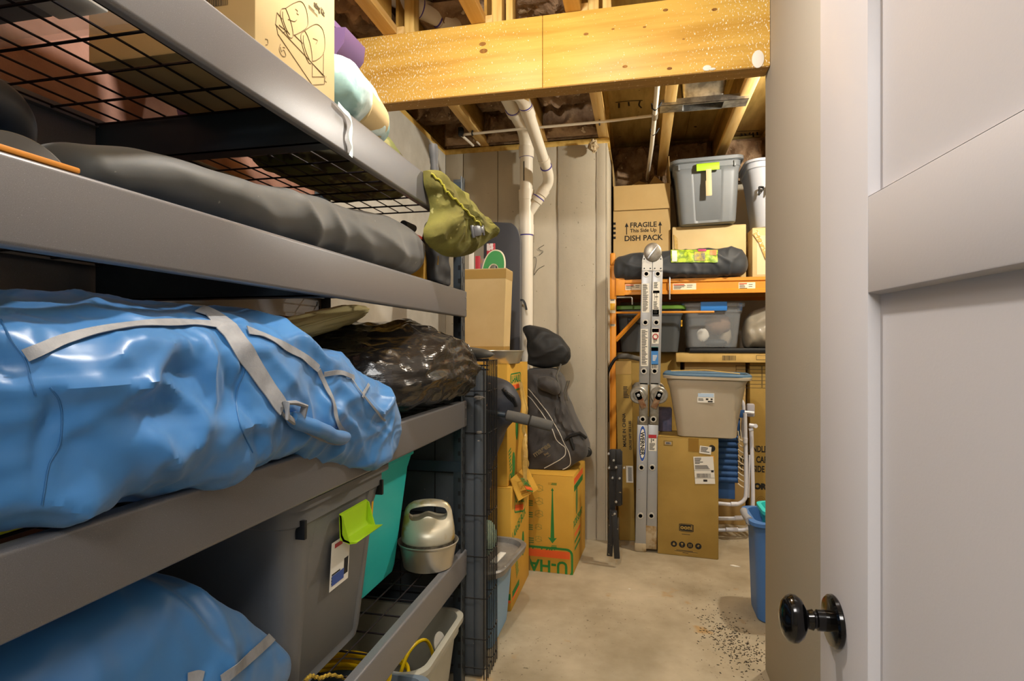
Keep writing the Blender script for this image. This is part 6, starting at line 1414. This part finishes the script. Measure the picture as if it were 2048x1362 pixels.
M_tub = mat('beige_tub', '#b7ab97', .42, col2='#b0a48f', scale=4); M_brim = mat('slate_blue_rim', '#4d6c86', .45)
def warp(p):
    x, y, z = p; f = z / .38
    x *= .80 + .26 * f ** 1.6
    if x > .12 and z > .15 and z < .34: x -= .034 * math.sin((z - .15) / .19 * PI) * max(0, math.sin((y + .12) * 9 + 1.2))
    y += .012 * math.sin(x * 14) * (1 - f) * f * 2
    z += (.010 if x < 0 else -.012) * abs(x) * 4 * max(0, f - .6)
    return Vector((x, y, z))
tb2 = thing('storage_tub', 'warped beige plastic tub with slate blue rim on the shipping carton', 'tote', (.405, 3.83, .729), (0, 0, math.radians(-5)))
tote_body(.46, .34, .375, .015, .06, lip=.016, m=14, sag=warp).build('tub', M_tub, tb2, local=True)
mb = MB(); rr_ = [warp(Vector((x, y, .378))) for x, y in outline(.47, .35, .07, m=12)]; mb.tube(rr_, .012, 10, closed=True, flat=1.1); mb.build('rim', M_brim, tb2, local=True)
plate(tb2, FY(-.005, -.166, .245), .098, .058, M_paper, rows(.06, .4, .58, .85, 3, 5) + [(.5, .55, .65, .72), (.78, .55, .9, .72), (.62, .8, .9, .95)], name='label')
plate(tb2, FY(-.005, -.1668, .261), .09, .022, mat('label_skyblue', '#b9cfe6', .5), name='label_picture')
mb = MB().tube([warp(Vector((-.2, .0, .395))), Vector((0, .02, .405)), Vector((.2, .0, .385))], .003, 6); mb.build('cord', mat('tan_cord', '#c9ab68', .8), tb2, local=True)
o = MB().box(.105, .20, 3.90, 4.0, .7285, .88, .006).build('patterned_box', mat('mauve_box', '#7d7590', .6, col2='#5d6380', scale=30)); tag(o, 'small mauve patterned box behind the ladder hinge on the shipping carton', 'box')

# ------------------------------------------------------------------ lounger, folded
M_wt = mat('white_tube', '#dcdce4', .3); M_bluec = mat('lounger_fabric', '#2f568c', .75, bump=.2, bscale=250)
ch = thing('folded_lounger', 'folded white tube lounger with blue laced fabric behind the shipping carton', 'chair', (.6, 4.12, 0))
def cp(l, y, n=None): return [atY(u, v, y) for u, v in (smooth_pts(l, n) if n else l)]
YC = 4.05
def clampz(P, r): return [Vector((p.x, p.y, max(p.z, r + .001))) for p in P]
R_ = .0125
for l, y in (([(1440, 1060), (1460, 1060), (1482, 1060), (1493, 1058), (1501, 1052), (1504, 1042), (1505, 1000), (1505, 940), (1503, 862)], 4.12), ([(1440, 1037), (1470, 1037), (1485, 1036), (1497, 1030), (1504, 1018), (1506, 1000), (1505, 940), (1502, 862)], 4.04), ([(1440, 1007), (1465, 1009), (1478, 1007), (1488, 1000), (1492, 985), (1492, 930), (1491, 880), (1490, 826)], 3.98), ([(1478, 800), (1484, 803), (1487, 815), (1486, 850), (1485, 875)], 4.08)):
    P = clampz(cp(l, y, 60), R_); MB().tube([Vector((P[0].x - .30, y, P[0].z))] + P, R_, 14).build('frame_tube', M_wt, ch)
for l, y in (([(1452, 1059), (1476, 1059)], 4.11), ([(1470, 1036), (1486, 1035)], 4.03), ([(1462, 1008), (1475, 1008)], 3.97), ([(1491, 876), (1490.5, 886)], 3.975), ([(1499, 910), (1497, 995)], 4.03)):
    MB().tube(clampz(cp(l, y), .0145), .0145 if y != 4.03 or l[0][1] > 1000 else .006, 12).build('sleeve', M_wt, ch)
p = atY(1502, 818, 4.0); MB().box(p.x - .027, p.x + .022, 3.985, 4.02, p.z - .05, p.z + .035, .010).build('arm_bracket', mat('grey_plastic', '#b5b3bd', .4), ch)
MB().tube(cp([(1489, 824), (1508, 826)], 3.98), .010, 10).build('pivot', M_wt, ch); MB().tube(cp([(1498, 850), (1512, 852)], 3.98), .012, 10).build('pivot', M_wt, ch)
o = MB().lathe([(.0001, -.01), (.012, -.01), (.014, 0), (.012, .01), (.0001, .01)], tuple(atY(1511, 852, 3.975)), 16, axis='y').build('knob', M_wt, ch)
MB().tube(cp([(1498, 860), (1506, 858)], 3.99), .013, 10).build('pivot', M_wt, ch)
# fabric with quilted rolls
fx0, fx1 = atY(1395, 900, 4.0).x, atY(1478, 900, 4.0).x; zt, zb = atY(1450, 872, 4.0).z, atY(1450, 966, 4.0).z; zlow = atY(1450, 1000, 4.0).z
mb = MB(); mb.grid(10, 120, lambda u, v: (fx0 + (fx1 - fx0) * (u - .02 * abs(math.sin(v * 8 * PI)) * (u > .8)), 4.02 - .016 * abs(math.sin(v * 8 * PI)) ** .6, zt + (zb - zt) * v)); mb.grid(2, 2, lambda u, v: (fx0 + (fx1 - fx0) * u, 4.035, zt + (zb - zt) * v)); mb.build('quilted_fabric', M_bluec, ch)
MB().box(fx0, fx1 - .02, 4.03, 4.045, zlow, zb + .02, .003).build('fabric_end', M_bluec, ch)
p0 = atY(1474, 835, 4.02); p1 = atY(1490, 820, 4.02); MB().box(p0.x, p1.x, 4.01, 4.03, p0.z, p1.z, .003).build('fabric_strap', M_bluec, ch)
MB().box(atY(1474, 0, 4.03).x, atY(1480, 0, 4.03).x, 4.02, 4.03, zt, atY(1476, 836, 4.03).z, .002).build('fabric_edge', M_bluec, ch)
for k in range(9):
    v = 876 + k * 11.4; a = atY(1476, v, 4.0); b = atY(1488, v + 8, 3.985); MB().tube([a, (a + b) / 2 + Vector((0, -.008, -.002)), b], .0042, 6).build('lace', mat('lace', '#d9cdb4', .7), ch)
for u, v in ((1479, 868), (1484, 866)): MB().tube(cp([(u, v + 18), (u - 3, v - 6)], 3.99), .004, 6).build('lace', mat('lace', '#d9cdb4', .7), ch)

# ------------------------------------------------------------------ blue bin by the partition
M_bb = mat('blue_bin', '#4673b0', .45); M_gg = mat('grey_handle', '#9a9ba0', .5)
t = thing('blue_tub', 'tall blue plastic bin with grey handle against the end of the beige wall', 'bin', (.80, 2.99, 0))
tote_body(.56, .28, .475, .018, .06, lip=.022, m=14).build('body', M_bb, t, local=True)
o = MB().tube([Vector((-.295, y, .470 - .012 * math.cos(y * 12))) for y in np.linspace(-.085, .085, 10)], .019, 12).build('handle', M_gg, t, local=True)
t = thing('teal_basket', 'turquoise basket nested in the top of the tall blue bin', 'basket', (.81, 2.99, .30))
tote_body(.47, .20, .215, .02, .05, lip=.014, m=10).build('basket', M_teal, t, local=True)
# scraps on the floor
for i, (u, v, lab) in enumerate(((1470, 1132, 'white torn paper scrap on the concrete near the shipping carton'), (1259, 1178, 'tiny white chip on the concrete in the middle of the aisle'))):
    p = atZ(u, v, .001); s_ = (.028, .006)[i]
    tag(MB().prism([(p.x + s_ * a, p.y + s_ * b) for a, b in ((-1, .2), (-.3, .5), (.5, .1), (1, -.3), (.1, -.4), (-.6, -.1))], lambda a, b, tt: (a, b, tt), .0005, .003).build('paper_scrap', M_paper), lab, 'scrap')

# dark grit swept against the partition end
mb = MB(); R_ = random.Random(11)
for i in range(520):
    x = .40 + R_.gauss(0, .075); y = 2.66 + R_.gauss(0, .13) - (x - .4) * .9
    if x > .60 or (x > .47 and y < 2.5): continue
    s_ = R_.uniform(.0012, .0042); a = R_.uniform(0, 6.28)
    mb.prism([(x + s_ * math.cos(a + k * 1.57) * (1.6 if k % 2 else .7), y + s_ * math.sin(a + k * 1.57) * (1.6 if k % 2 else .7)) for k in range(4)], lambda p, q, tt: (p, q, tt), .0002, .0016)
tag(mb.build('floor_grit', mat('grit', '#3b3023', .9), smooth=0), 'dark grit scattered on the concrete by the end of the beige wall', 'grit', kind='stuff')
